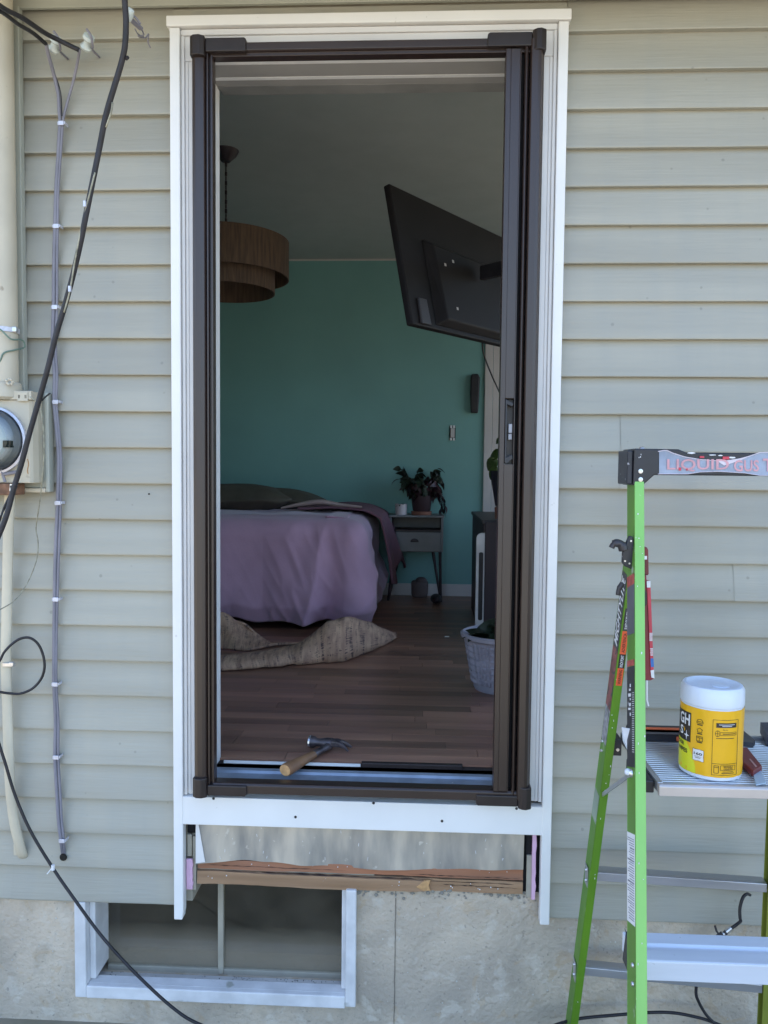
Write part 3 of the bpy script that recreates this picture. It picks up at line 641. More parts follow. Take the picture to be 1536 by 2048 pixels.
mb = MB(); mb.box(LWX, OXL - .03, IY - .019, IY, FZ - .05, CZ); mb.box(OXR + .03, RWX, IY - .019, IY, FZ - .05, CZ); mb.box(OXL - .03, OXR + .03, IY - .019, IY, OZT + .01, CZ)
structure(mb.build('wall_front', M['roomwhite']))
# white door in the back wall, casing + leaf
dr = thing('closet_door', (XW + .4, BWY, FZ), 'white closet door and casing on the back wall past the wall switch', 'door')
mb = MB(); mb.box(XW, XW + .055, BWY - .02, BWY - .002, FZ, 2.85); mb.build('door_casing', M['roomwhite'], dr, bevel=.004)
mb = MB(); mb.box(XW + .058, XW + .80, BWY - .012, BWY - .002, FZ + .005, 2.80); mb.build('door_leaf', M['roomwhite'], dr, bevel=.002)
# light switch without its cover
p = at(905, 866, BWY - .002)
sw = thing('light_switch', p, 'small white light switch missing its cover plate on the teal wall', 'light switch')
mb = MB(); mb.box(p.x - .021, p.x + .021, BWY - .004, BWY - .001, p.z - .05, p.z + .05); mb.build('wall_box', M['soil'], sw)
mb = MB(); mb.box(p.x - .014, p.x + .014, BWY - .012, BWY - .004, p.z - .032, p.z + .032); mb.build('rocker', M['roomwhite'], sw, bevel=.002)
mb = MB()
for s_ in (-1, 1):
    mb.box(p.x - .017, p.x - .003, BWY - .008, BWY - .004, p.z + s_ * .034, p.z + s_ * .052); mb.box(p.x + .003, p.x + .017, BWY - .008, BWY - .004, p.z + s_ * .034, p.z + s_ * .052)
mb.build('mounting_strap', mat('bright_strap', (.85, .85, .85), .4), sw, bevel=.001)
# dark hanging organiser on the wall
a = at(950, 787, BWY - .03); hw = .032; hh = .135
mb = MB(); pts = [(a.x - hw * .8, a.z + hh), (a.x + hw * .6, a.z + hh), (a.x + hw, a.z + hh * .8), (a.x + hw * .95, a.z + .02), (a.x + hw * .75, a.z - hh), (a.x - hw * .9, a.z - hh), (a.x - hw * 1.02, a.z), (a.x - hw, a.z + hh * .8)]
mb.prism([(x, BWY - .045, z) for x, z in pts], (0, .042, 0)); o = mb.build('wall_bag', M['black'], bevel=.01, seg=3); tag(o, 'dark rounded pouch hanging on teal wall beside the white door', 'pouch')

# pendant lamp, two brown drums on a chain
LY = 1.45; lc = at(452, 540, LY)
lamp = thing('pendant_lamp', (lc.x, LY, CZ), 'two tier brown woven drum pendant lamp hanging left of the television', 'lamp')
def zl(py): return Z(452, py, LY)
mb = MB(); r1 = .29; mb.lathe((lc.x, LY, 0), [(r1, zl(482)), (r1, zl(556)), (r1 - .006, zl(556)), (r1 - .006, zl(482)), (r1, zl(482))], 56); mb.build('upper_shade', M['lampshade'], lamp, smooth=True)
r2 = .225; mb = MB(); mb.lathe((lc.x, LY, 0), [(r2, zl(540)), (r2, zl(585)), (r2 - .006, zl(585)), (r2 - .006, zl(540)), (r2, zl(540))], 56); mb.build('lower_shade', M['lampshade'], lamp, smooth=True)
mb = MB()
nk = 18
for i in range(nk):
    z0 = zl(482) + (CZ - .03 - zl(482)) * i / nk; mb.tube([(lc.x, LY, z0), (lc.x, LY, z0 + (CZ - zl(482)) / nk * .8)], .004 if i % 2 else .006, 5)
mb.build('chain', M['darkmetal'], lamp)
mb = MB(); mb.lathe((lc.x, LY, CZ), [(.0, -.05), (.02, -.05), (.05, -.02), (.06, 0)], 20); mb.build('ceiling_canopy', M['darkmetal'], lamp, smooth=True)
mb = MB(); mb.lathe((lc.x, LY, zl(470)), [(.0, .0), (.03, 0), (.03, .03), (0, .03)], 12); [mb.tube([(lc.x, LY, zl(482)), (lc.x + r1 * math.cos(t), LY + r1 * math.sin(t), zl(484))], .004, 5) for t in (0, 2.1, 4.2)]
mb.build('spider_frame', M['darkmetal'], lamp)

# television on its arm, seen from behind
TL, TR, BL, BR = Vector((-.134, .910, 2.702)), Vector((.420, 1.741, 2.727)), Vector((-.036, .861, 2.153)), Vector((.518, 1.693, 2.177))
nrm = (TR - TL).cross(BL - TL).normalized()
if nrm.dot(CAM - TL) > 0: nrm = -nrm
tv = thing('television', (TL + BR) / 2, 'large black television on a swing arm seen from behind, angled down', 'television')
def tq(u, v, d=0): return TL + (TR - TL) * u + (BL - TL) * v + nrm * d
mb = MB(); mb.hexa([tq(0, 0), tq(1, 0), tq(1, 1), tq(0, 1)], [tq(0, 0, .03), tq(1, 0, .03), tq(1, 1, .03), tq(0, 1, .03)]); mb.build('back_panel', M['tv'], tv, bevel=.006)
mb = MB(); mb.hexa([tq(.2, .38, -.035), tq(.8, .38, -.035), tq(.78, .93, -.035), tq(.22, .93, -.035)], [tq(.17, .33, -.0005), tq(.83, .33, -.0005), tq(.83, .97, -.0005), tq(.17, .97, -.0005)]); mb.build('electronics_housing', M['tv'], tv, bevel=.006)
mb = MB(); mb.hexa([tq(.06, .80, -.012), tq(.115, .80, -.012), tq(.12, .985, -.012), tq(.055, .985, -.012)], [tq(.06, .80, -.0005), tq(.115, .80, -.0005), tq(.12, .985, -.0005), tq(.055, .985, -.0005)])
mb.build('foot_mount', M['tvgrey'], tv, bevel=.003)
mb = MB(); mb.beam(tq(.53, .5, -.06), (1.1, IY + .3, 2.45), .03, .06); mb.beam((1.1, IY + .3, 2.45), (1.15, IY + .02, 2.45), .03, .06); mb.build('swing_arm', M['black'], tv, bevel=.004)
mb = MB()
for u, v in ((.26, .5), (.30, .82), (.33, .45)): mb.hexa([tq(u, v, -.0375), tq(u + .012, v, -.0375), tq(u + .012, v + .02, -.0375), tq(u, v + .02, -.0375)], [tq(u, v, -.0355), tq(u + .012, v, -.0355), tq(u + .012, v + .02, -.0355), tq(u, v + .02, -.0355)])
mb.build('sticker', M['roomwhite'], tv)
cab_ = MB(); cab_.tube(spline([at(964, 680, 1.4), at(968, 710, 1.5), at(984, 752, 1.55), at(1004, 798, 1.6), at(1030, 880, 1.7), at(1040, 1040, 1.8)], 6), .004, 6)
tag(cab_.build('power_cord', M['cable']), 'thin black cord sagging below the television to the right', 'cord')

# ---- bed
BX1 = -.24; BY0 = 2.02; BTOP = 1.335
bx_l = -1.75
bed = thing('bed', ((bx_l + BX1) / 2, 2.6, FZ), 'bed under a rumpled mauve duvet beneath the drum lamp', 'bed')
ccx, ccy = (bx_l + BX1) / 2 - .03, (BY0 + BWY - .03) / 2; hx, hy = (BX1 - bx_l) / 2 - .13, (BWY - .03 - BY0) / 2 - .1
def duv(u, v):
    # u around the hanging edge: along the front from left to right, then back along the right side; v from the top outwards and down
    s = u
    if s < .72:
        t = s / .72; base = Vector((ccx - hx + 2 * hx * t, ccy - hy, 0)); nn = Vector((0, -1, 0))
        k = 0
    elif s < .80:
        t = (s - .72) / .08 * PI / 2; base = Vector((ccx + hx, ccy - hy, 0)); nn = Vector((math.sin(t), -math.cos(t), 0))
    else:
        t = (s - .80) / .20; base = Vector((ccx + hx, ccy - hy + 2 * hy * t, 0)); nn = Vector((1, 0, 0))
    hem = FZ + .045 + .012 * math.sin(u * 40) + .02 * wob(u * 9, 0, 0)
    if v < .3:
        q = v / .3
        inn = .12 * (1 - q); z = BTOP - .02 * q * q - .006 * (1 - q)
        return base - nn * inn + Vector((0, 0, z))
    q = (v - .3) / .7
    bend = min(q / .22, 1); out = .10 * math.sin(bend * PI / 2)
    z = BTOP - .02 - (.10 * (1 - math.cos(bend * PI / 2)) if q < .22 else .10 + (BTOP - .12 - hem) * (q - .22) / .78)
    rd_ = lambda a, b, c: (1 - abs(wob(a, b, c)) * 2.6)
    fold = (.020 * math.sin(u * 26 + 1.1 * math.sin(u * 9)) + .05 * wob(u * 9 + q * .6, q * 1.2, 5) + (.055 * rd_(u * 9 + q * 1.6, q * .9, 2) + .018 * rd_(u * 21 - q * 3, q * 1.5, 8)) * (.12 + .88 * min(max((u - .46) / .1, 0), 1))) * (q ** .8)
    corner = math.exp(-((u - .735) / .05) ** 2)
    out += fold + .045 * corner * q + .02 * q
    if q > .86: out -= (q - .86) * .35 * (1 + .5 * corner)
    return base + nn * out + Vector((0, 0, z))
mb = MB(); mb.grid(duv, 340, 80); mb.build('duvet', M['duvet'], bed, smooth='all', fix=True, solid=.012)
mb = MB(); mb.grid(lambda u, v: (bx_l + .05 + (BX1 - .22 - bx_l) * u, BY0 + .14 + (BWY - BY0 - .2) * v, BTOP - .002 + .016 * wob(u * 6, v * 4, 2) * min(1, 6 * min(u, 1 - u, v, 1 - v))), 40, 30); mb.build('duvet_top', M['duvet'], bed, smooth='all')
mb = MB(); mb.box(bx_l + .1, BX1 - .14, BY0 + .12, BWY - .04, FZ + .12, BTOP - .035); mb.build('mattress', M['sheet'], bed, bevel=.05, seg=4)
mb = MB()
for x_, y_ in ((-1.5, 2.3), (-.45, 2.3), (-.45, 3.1)): mb.box(x_, x_ + .05, y_, y_ + .05, FZ, FZ + .125)
mb.build('bed_feet', M['darkmetal'], bed)
def pil(cx, cy, cz, sx_, sy_, sz_, mname, nm, par, lab=None, cat=None, seed=0):
    mb = MB()
    def fn(u, v):
        th = u * 2 * PI; ph = (v - .5) * PI
        e = .55
        cp = abs(math.cos(ph)) ** .6; c = math.cos(th); s_ = math.sin(th)
        x = sx_ * cp * math.copysign(abs(c) ** e, c); y = sy_ * cp * math.copysign(abs(s_) ** e, s_); z = sz_ * math.sin(ph) * (1 - .75 * max(abs(x) / sx_, abs(y) / sy_) ** 2.5)
        z += .012 * wob(x * 6, y * 6, seed)
        return (cx + x, cy + y, cz + z)
    mb.grid(fn, 48, 20); o = mb.build(nm, M[mname], par, smooth='all')
    if lab: tag(o, lab, cat)
    return o
pil(X(545, 980, 2.95) - .0, 2.93, BTOP + .05, .36, .22, .085, 'pillow', 'pillow', None, 'long olive brown pillow lying along the back of the bed', 'pillow', 1)
pil(-1.2, 2.85, BTOP + .06, .4, .25, .10, 'pillow', 'pillow', None, 'second olive brown pillow mostly hidden behind the door frame', 'pillow', 4)
# cream folded hem and mauve throw at the far corner
mb = MB()
pts = spline([at(562, 1016, 2.55), at(600, 1009, 2.56), at(640, 1004, 2.57), at(680, 1010, 2.57), at(724, 1014, 2.57)], 8)
mb.tube(pts, [.006 + .010 * math.sin(PI * i / (len(pts) - 1)) + .002 * wob(i, 0, 0) for i in range(len(pts))], 8, flat=1.5); mb.build('sheet_hem', M['hem'], bed, smooth=True)
def throw(u, v):
    a = min(u / .55, 1); b = max(u - .45, 0) / .55
    x = -.74 + .46 * a + .12 * b ** .6 + .018 * math.sin(v * 15) * b + .05 * v * b; yv = 2.50 + .66 * v + .03 * math.sin(u * 6)
    z = BTOP + .018 + .012 * math.sin(a * PI) - .008 * a - (b ** 1.35) * (.38 + .07 * math.sin(v * 6 + 1)) + .014 * wob(u * 4, v * 6, 1)
    return (x, yv, z)
mb = MB(); mb.grid(throw, 50, 30); tag(mb.build('throw', M['sheet'], None, smooth='all', solid=.014), 'dark mauve throw draped over the far corner of the bed', 'blanket')

# ---- rug, bunched up in front of the bed
rug = thing('rug', (-.35, 1.6, FZ), 'woven tan rug with dark flecks bunched into folds before the bed', 'rug')
def lerp(tab, x):
    for (a, b), (c, d) in zip(tab, tab[1:]):
        if x <= c: return b + (d - b) * (x - a) / (c - a) if x > a else b
    return tab[-1][1]
# front roll; columns in photo px -> heights, all at their real depth
front = [(380, 1347), (440, 1342), (560, 1333), (640, 1326), (690, 1322), (730, 1306), (765, 1292), (792, 1276)]
crest = [(380, 1325), (440, 1318), (500, 1312), (545, 1306), (590, 1296), (625, 1274), (655, 1248), (700, 1238), (740, 1250), (765, 1262), (792, 1272)]
def rugf(u, v):
    px = 380 + 412 * u; f_ = onz(px, lerp(front, px), FZ + .004)
    th = v; dd = .05 + .14 * math.sin(PI * min(u * 1.0, 1)) ** .5
    cr_ = at(px, lerp(crest, px), f_.y + dd * .55); H = max(cr_.z - FZ, .01)
    a = v * PI * 1.05
    y = f_.y + dd * .55 * (1 - math.cos(a)); z = FZ + .004 + H * abs(math.sin(min(a, PI))) ** .62
    wv = .010 * wob(px * .02, v * 4, 2) + .005 * math.sin(px * .11 + v * 3)
    return (f_.x + (cr_.x - f_.x) * math.sin(min(a, PI)), y + wv, z + abs(wv) * .5)
mb = MB(); mb.grid(rugf, 120, 24, uv=True); mb.build('front_roll', M['rug'], rug, smooth='all', solid=.012)
# raised flap sweeping up to the left behind it
def flap(u, v):
    # ridge edge path
    top = [(400, 1225), (455, 1231), (475, 1240), (500, 1262), (530, 1283), (560, 1296), (600, 1290), (640, 1268), (660, 1256)]
    bot = [(400, 1322), (440, 1318), (500, 1318), (545, 1310), (590, 1305), (660, 1290)]
    px = 400 + 255 * u; b = onz(px, lerp(bot, px) - 14, FZ + .01)
    b.y += .06
    t = at(px, lerp(top, px), b.y + .16)
    p = b.lerp(t, v); p.y += .05 * math.sin(v * PI) + .02 * math.sin(u * 14 + v * 4); p.z += .012 * math.sin(u * 30 + v * 3) * v
    return p
mb = MB(); mb.grid(flap, 80, 20, uv=True); mb.build('back_fold', M['rug'], rug, smooth='all', solid=.012)

# ---- nightstand
NY = 2.98
nx0, nx1 = X(776, 1100, NY), X(888, 1100, NY)
zt = Z(830, 1031, NY); zb = Z(830, 1104, NY); zm = Z(830, 1060, NY)
ns = thing('nightstand', ((nx0 + nx1) / 2, NY + .13, FZ), 'grey painted nightstand with open shelf, one drawer and splayed dark legs', 'nightstand')
mb = MB(); mb.box(nx0, nx1, NY, NY + .28, zt - .014, zt); mb.build('top', M['greywood'], ns, bevel=.004)
mb = MB(); mb.box(nx0 + .006, nx0 + .022, NY + .004, NY + .278, zb, zt - .0145); mb.build('side_panel', M['greywood'], ns, bevel=.002)
mb = MB(); mb.box(nx1 - .022, nx1 - .006, NY + .004, NY + .278, zb, zt - .0145); mb.build('side_panel', M['greywood'], ns, bevel=.002)
mb = MB(); mb.box(nx0 + .0225, nx1 - .0225, NY + .26, NY + .275, zb, zt - .0145); mb.build('back_panel', M['greywood'], ns)
mb = MB(); mb.box(nx0 + .0225, nx1 - .0225, NY + .008, NY + .255, zm - .010, zm); mb.build('shelf', M['darkwood'], ns)
mb = MB(); mb.box(nx0 + .0225, nx1 - .0225, NY + .006, NY + .255, zb, zb + .01); mb.build('bottom_panel', M['greywood'], ns)
mb = MB(); mb.box(nx0 + .05, nx1 - .0235, NY - .012, NY + .006, zb + .003, zm - .013); drw = mb.build('drawer', M['greywood'], ns, bevel=.004)
pc = at(829, 1081, NY - .012); mb = MB(); mb.lathe((pc.x, NY - .012, pc.z - .012), [(.028, 0), (.026, .008), (.018, .016), (0, .020)], 20, axis=(0, -1, 0), a0=0, a1=PI)
mb.v = [(v[0], v[1], v[2]) for v in mb.v]
mb = MB(); mb.prism([(pc.x + .028 * math.cos(a), NY - .03, pc.z - .01 + .024 * math.sin(a)) for a in [PI * i / 12 for i in range(13)]], (0, .018, 0)); mb.build('cup_pull', M['darkmetal'], drw, bevel=.004)
pk = at(788, 1072, NY - .004); mb = MB()
for a in range(4):
    an = PI / 4 + a * PI / 2; mb.lathe((pk.x + .008 * math.cos(an), NY - .001, pk.z + .011 * math.sin(an)), [(.0065, 0), (.005, .004), (0, .005)], 8, axis=(0, -1, 0))
mb.build('corner_ornament', M['potwhite'], ns)
for tpx, bpx, byy in ((800, 776, 1186), (788, 776, 1186), (866, 882, 1203), (880, 882, 1203)):
    b = at(bpx, byy, NY + .02); t = at(tpx, 1104, NY + (.05 if tpx in (788, 880) else .1))
    mb = MB(); mb.tube([t, Vector((b.x, NY + .06, FZ))], [.011, .008], 10); mb.build('leg', M['darkmetal'], ns, smooth=True)
mb = MB(); s0 = onz(872, 1206, FZ); mb.grid(lambda u, v: (s0.x + .038 * math.cos(2 * PI * u) * math.sin(PI * v), s0.y + .1 * math.sin(2 * PI * u) * math.sin(PI * v), FZ + .03 + .03 * math.cos(PI * v) * -1), 20, 10)
tag(mb.build('slipper', M['darkmetal'], smooth='all'), 'dark slipper on the floor under the right nightstand leg', 'slipper')
# ribbed basket under the nightstand
b0 = onz(839, 1196, FZ); 
bk = thing('basket', (b0.x, b0.y + .05, FZ), 'small ribbed taupe basket on the floor under the nightstand', 'basket')
mb = MB(); mb.lathe((b0.x, b0.y + .05, FZ), [(0, 0), (.048, 0), (.056, .02), (.058, .10), (.052, .112), (.046, .108), (.044, .03), (0, .03)], 48, rib=lambda t, h: .0012 * math.cos(24 * t)); mb.build('body', M['basket'], bk, smooth='all')
mb = MB(); mb.grid(lambda u, v: (b0.x + .01 + .04 * math.cos(2 * PI * u) * math.sin(PI * v), b0.y + .05 + .04 * math.sin(2 * PI * u) * math.sin(PI * v), FZ + .115 + .025 * math.cos(PI * v)), 16, 8); mb.build('contents', M['basket'], bk, smooth='all')

# ---- plants
def leafmesh(name, m, L=.05, W=.02, curl=.3):
    mb = MB(); n = 6
    def fn(u, v):
        t = u; wv = W * math.sin(PI * t ** .8) * (v - .5) * 2
        return (L * t * math.cos(curl * t), wv, L * t * math.sin(-curl * t * 1.2) + abs(v - .5) * W * .6 * math.sin(PI * t))
    mb.grid(fn, n, 2); me = bpy.data.meshes.new(name); me.from_pydata([tuple(v) for v in mb.v], [], mb.f); me.materials.append(m); me.shade_smooth(); return me
def leaf(me, par, p, yaw, pitch, s=1, roll=0, nm='leaf'):
    o = link(nm, me, Vector(p), par); o.rotation_euler = (roll, pitch, yaw); o.scale = (s, s, s); return o
# white scalloped pot with small plant
pw = at(802, 1028, NY + .07)
pt = thing('potted_plant', (pw.x, NY + .07, zt), 'small plant in a white scalloped pot, left on the nightstand', 'plant')
mb = MB(); mb.lathe((pw.x, NY + .07, zt), [(0, 0), (.036, 0), (.038, .01), (.039, .068), (.035, .068), (.034, .02), (0, .02)], 40, rib=lambda t, h: .0015 * math.cos(8 * t) if h > .06 else 0)
mb.v = [(v[0], v[1], v[2] + (.006 * abs(math.cos(4 * math.atan2(v[1] - NY - .07, v[0] - pw.x))) if v[2] > zt + .06 else 0)) for v in mb.v]
mb.build('pot', M['potwhite'], pt, smooth=True); mb = MB(); mb.lathe((pw.x, NY + .07, zt + .055), [(0, 0), (.034, 0)], 16); mb.build('soil', M['soil'], pt)
lm = leafmesh('leaf', M['leafdark'], .05, .010, .8)
for i in range(16): leaf(lm, pt, (pw.x + R.uniform(-.015, .015), NY + .07 + R.uniform(-.01, .01), zt + .06), R.uniform(0, 2 * PI), -R.uniform(.3, 1.2), R.uniform(.6, 1.1))
# big dark plant in a dark pot with a brown saucer
pb = at(843, 1028, NY + .10)
p2 = thing('potted_plant', (pb.x, NY + .10, zt), 'bushy dark leaved plant in dark pot, right on the nightstand', 'plant')
mb = MB(); mb.lathe((pb.x, NY + .10, zt), [(0, 0), (.066, 0), (.070, .024), (.062, .024), (0, .02)], 36); mb.build('saucer', M['terra'], p2, smooth=True)
mb = MB(); mb.lathe((pb.x, NY + .10, zt + .0205), [(.05, 0), (.06, .01), (.072, .11), (.066, .11), (.06, .09), (0, .09)], 36); mb.build('pot', M['potbrown'], p2, smooth=True)
lm1 = leafmesh('leaf', M['leafdark'], .055, .019, .7); lm2 = leafmesh('leaf', M['leafred'], .06, .017, 1.0)
stem = MB()
for i in range(34):
    a = R.uniform(0, 2 * PI); ln = R.uniform(.10, .24); lean = R.uniform(.1, .75)
    base = Vector((pb.x + .04 * math.cos(a), NY + .10 + .04 * math.sin(a), zt + .11))
    red = i % 3 == 0
    tip = base + Vector((math.cos(a) * lean * ln, math.sin(a) * lean * ln * .7, ln * (1 - lean * .4) * (.75 if red else 1)))
    midp = base.lerp(tip, .5) + Vector((0, 0, .02)); path = spline([base, midp, tip], 5); stem.tube(path, .0018, 5)
    for k in range(6):
        q = path[min(len(path) - 1, 2 + k * 2 - (k // 3))]
        leaf(lm2 if red else lm1, p2, q, a + R.uniform(-1.6, 1.6), R.uniform(-.7, .7), R.uniform(.8, 1.35), R.uniform(-1.3, 1.3))
# trailing stem to the right
path = spline([(pb.x + .05, NY + .08, zt + .12), (pb.x + .09, NY + .07, zt + .155), (pb.x + .13, NY + .07, zt + .13), (pb.x + .145, NY + .07, zt + .07), (pb.x + .14, NY + .07, zt + .03)], 6)
stem.tube(path, .002, 5)
for i, q in enumerate(path[6:]): 
    for s_ in (0, 2.6): leaf(lm2, p2, q, s_ + R.uniform(-.5, .5), R.uniform(.1, .9), R.uniform(.6, .95))
stem.build('stem', M['leafdark'], p2)

# ---- furniture on the right: cabinet, white rimmed panel, pot on top, big planter
CY = 1.95; cx0 = X(966, 1100, CY); cz1 = Z(975, 1040, CY)
cb = thing('cabinet', (cx0 + .25, CY + .3, FZ), 'dark brown cabinet edge showing behind the screen door pull bar', 'cabinet')
mb = MB(); mb.box(cx0, cx0 + .75, CY, CY + .85, FZ, cz1 - .02); mb.build('carcass', M['darkwood'], cb, bevel=.003)
mb = MB(); mb.box(cx0 - .008, cx0 + .76, CY - .01, CY + .86, cz1 - .0195, cz1); mb.build('top', M['tvgrey'], cb, bevel=.003)
# panel
pa0 = at(950, 1245, CY - .05); px1 = X(968, 1100, CY - .05); zt2 = Z(960, 1066, CY - .05); zb2 = FZ + .0
pn = thing('panel_heater', ((pa0.x + px1) / 2, CY - .05, FZ), 'tall white rimmed panel with black centre standing against the cabinet', 'panel')
def rrect(x0, x1, z0, z1, r, n=6):
    out = []
    for cx, cz, a0 in ((x1 - r, z1 - r, 0), (x0 + r, z1 - r, PI / 2), (x0 + r, z0 + r, PI), (x1 - r, z0 + r, 1.5 * PI)):
        out += [(cx + r * math.cos(a0 + PI / 2 * i / n), cz + r * math.sin(a0 + PI / 2 * i / n)) for i in range(n + 1)]
    return out
Wp = .22
mb = MB(); mb.prism([(x, CY - .06, z) for x, z in rrect(pa0.x, pa0.x + Wp, FZ + .02, zt2, .03)], (0, .03, 0)); mb.build('rim', mat('bright_white_plastic', (.85, .85, .86), .35), pn, bevel=.004)
mb = MB(); mb.prism([(x, CY - .064, z) for x, z in rrect(pa0.x + .014, pa0.x + .036, FZ + .10, zt2 - .10, .008)], (0, .003, 0)); mb.build('dark_slot', M['black'], pn)
mb = MB(); mb.box(pa0.x + .043, pa0.x + Wp - .004, CY - .085, CY - .061, FZ + .02, zt2 + .06); mb.build('side_fin', M['darkmetal'], pn, bevel=.003)
mb = MB(); mb.box(pa0.x + .02, pa0.x + Wp - .02, CY - .09, CY - .01, FZ, FZ + .02); mb.build('foot', M['black'], pn, bevel=.003)
# pot with pothos on cabinet
q = at(1000, 1037, CY + .12)
pp = thing('potted_plant', (q.x + .01, CY + .12, cz1), 'green pothos in tall black pot on terracotta base, half behind pull bar', 'plant')
cxp = q.x + .012
mb = MB(); mb.lathe((cxp, CY + .12, cz1), [(0, 0), (.04, 0), (.043, .06), (.03, .07), (0, .07)], 28); mb.build('base', M['terra'], pp, smooth=True)
mb = MB(); mb.lathe((cxp, CY + .12, cz1 + .0705), [(0, 0), (.04, 0), (.072, .19), (.065, .19), (.06, .16), (0, .16)], 28); mb.build('pot', M['black'], pp, smooth=True)
lp = leafmesh('leaf', M['leafgreen'], .085, .032, .9); st = MB()
for i, (dx, dz, yw, pt_) in enumerate(((-.03, .06, 3.3, .5), (-.012, .08, 3.0, -.3), (-.02, .02, 3.6, .9), (.03, .09, .6, -.4), (.02, .05, -.7, .2), (.0, .1, 1.6, -.6), (.045, .03, .2, .6))):
    b = Vector((cxp + dx * .5, CY + .12, cz1 + .24)); t = Vector((cxp + dx, CY + .10, cz1 + .26 + dz)); st.tube([b, t], .002, 5); leaf(lp, pp, t, yw, pt_, 1.15 if i < 3 else .95, 1.15 if math.cos(yw) > 0 else -1.15)
leaf(lp, pp, at(1002, 880, CY + .1), 3.0, .1, .55, -1.1)
st.build('stem', M['leafgreen'], pp)
# big ribbed planter
pq = onz(985, 1392, FZ); pcx, pcy = X(1000, 1300, pq.y + .1), pq.y + .11
pl = thing('planter', (pcx, pcy, FZ), 'large grey basket-weave planter on the floor beside the door opening', 'planter')
def rib(t, h): return .0034 * math.copysign(1, math.cos(38 * t)) * (1 if (h * 38) % 1 > .25 else -.2) if .03 < h < .20 else 0
prof = [(0, 0), (.098, 0), (.104, .012), (.106, .03)] + [(.106 + .034 * (h / .19), h) for h in [.034 + .168 * i / 34 for i in range(35)]] + [(.146, .208), (.158, .214), (.160, .226), (.150, .232), (.140, .222), (.132, .19), (0, .19)]
mb = MB(); mb.lathe((pcx, pcy, FZ), prof, 152, rib=rib); mb.build('pot', M['planter'], pl, smooth=True)
mb = MB(); mb.lathe((pcx, pcy, FZ + .195), [(0, .008), (.06, .004), (.131, 0)], 24); mb.build('soil', M['soil'], pl)
lm3 = leafmesh('leaf', M['leafdark'], .07, .02, .5)
for i in range(22): leaf(lm3, pl, (pcx + R.uniform(-.08, .04), pcy + R.uniform(-.05, .05), FZ + .20), R.uniform(0, 2 * PI), -R.uniform(.5, 1.3), R.uniform(1.0, 1.9), R.uniform(-1, 1))
# scrap on the floor
sp_ = onz(894, 1273, FZ + .002); mb = MB(); mb.box(sp_.x - .012, sp_.x + .012, sp_.y - .006, sp_.y + .006, FZ + .001, FZ + .003); tag(mb.build('paper_scrap', M['jamb']), 'tiny white paper scrap on floor in front of the planter', 'scrap')

# ================================================================== SCREEN DOOR
scr = thing('screen_door', (-.155, -.03, .68), 'retractable screen door frame in dark bronze with the pull bar open at right', 'screen door')
Y0, Y1 = -.052, -.011
sL0, sL1 = -.623, -.568; ztop = 2.728; zbot = .678
# left stile: round nosed channel with lips
def stile(x0, x1, prof, z0, z1, name, m='bronze'):
    mb = MB(); mb.prism([(x0 + (x1 - x0) * u, y, z0) for u, y in prof], (0, 0, z1 - z0)); return mb.build(name, M[m], scr, bevel=.0012)
stile(sL0, sL1, [(0, Y1), (0, -.044), (.06, -.050), (.2, -.054), (.45, -.054), (.60, -.050), (.66, -.044), (.66, -.037), (.72, -.037), (.72, -.047), (.80, -.047), (.80, -.033), (.90, -.033), (.90, -.043), (1, -.043), (1, Y1)], zbot + .012, ztop - .012, 'left_stile')
rx1 = .3125; rx0 = X(1047, 850, -.05)
stile(rx0, rx1, [(0, Y1), (0, -.055), (.08, -.060), (.5, -.063), (.72, -.060), (.84, -.052), (.90, -.042), (1, -.038), (1, Y1)], zbot + .012, ztop - .012, 'roller_housing')
xs0, xs1 = X(1036, 850, -.045), X(1043, 850, -.045)
stile(xs0, xs1, [(0, Y1), (0, -.048), (.5, -.052), (1, -.048), (1, Y1)], zbot + .02, ztop - .02, 'housing_lip')
mb = MB(); mb.box(xs0 - .015, rx0 + .001, -.030, -.012, zbot + .02, ztop - .02); mb.build('screen_roll', M['seal'], scr)
# top and bottom rails
mb = MB(); yy = [(Y1, 2.690), (-.040, 2.690), (-.040, 2.699), (-.046, 2.699), (-.050, 2.702), (-.050, 2.720), (-.044, 2.7245), (Y1, 2.7245)]
mb.prism([(sL1 - .002, y, z) for y, z in yy], (rx0 - sL1 + .004, 0, 0)); mb.build('top_rail', M['bronze'], scr, bevel=.0012)
mb = MB(); yy = [(Y1, 2.004), (-.040, 2.004), (-.046, 2.003), (-.050, 1.998), (-.050, 1.976), (-.044, 1.972), (Y1, 1.972)]
mb.prism([(sL1 - .002, y, z - 2.004 + .711) for y, z in yy], (rx0 - sL1 + .004, 0, 0)); mb.build('bottom_rail', M['bronze'], scr, bevel=.0012)
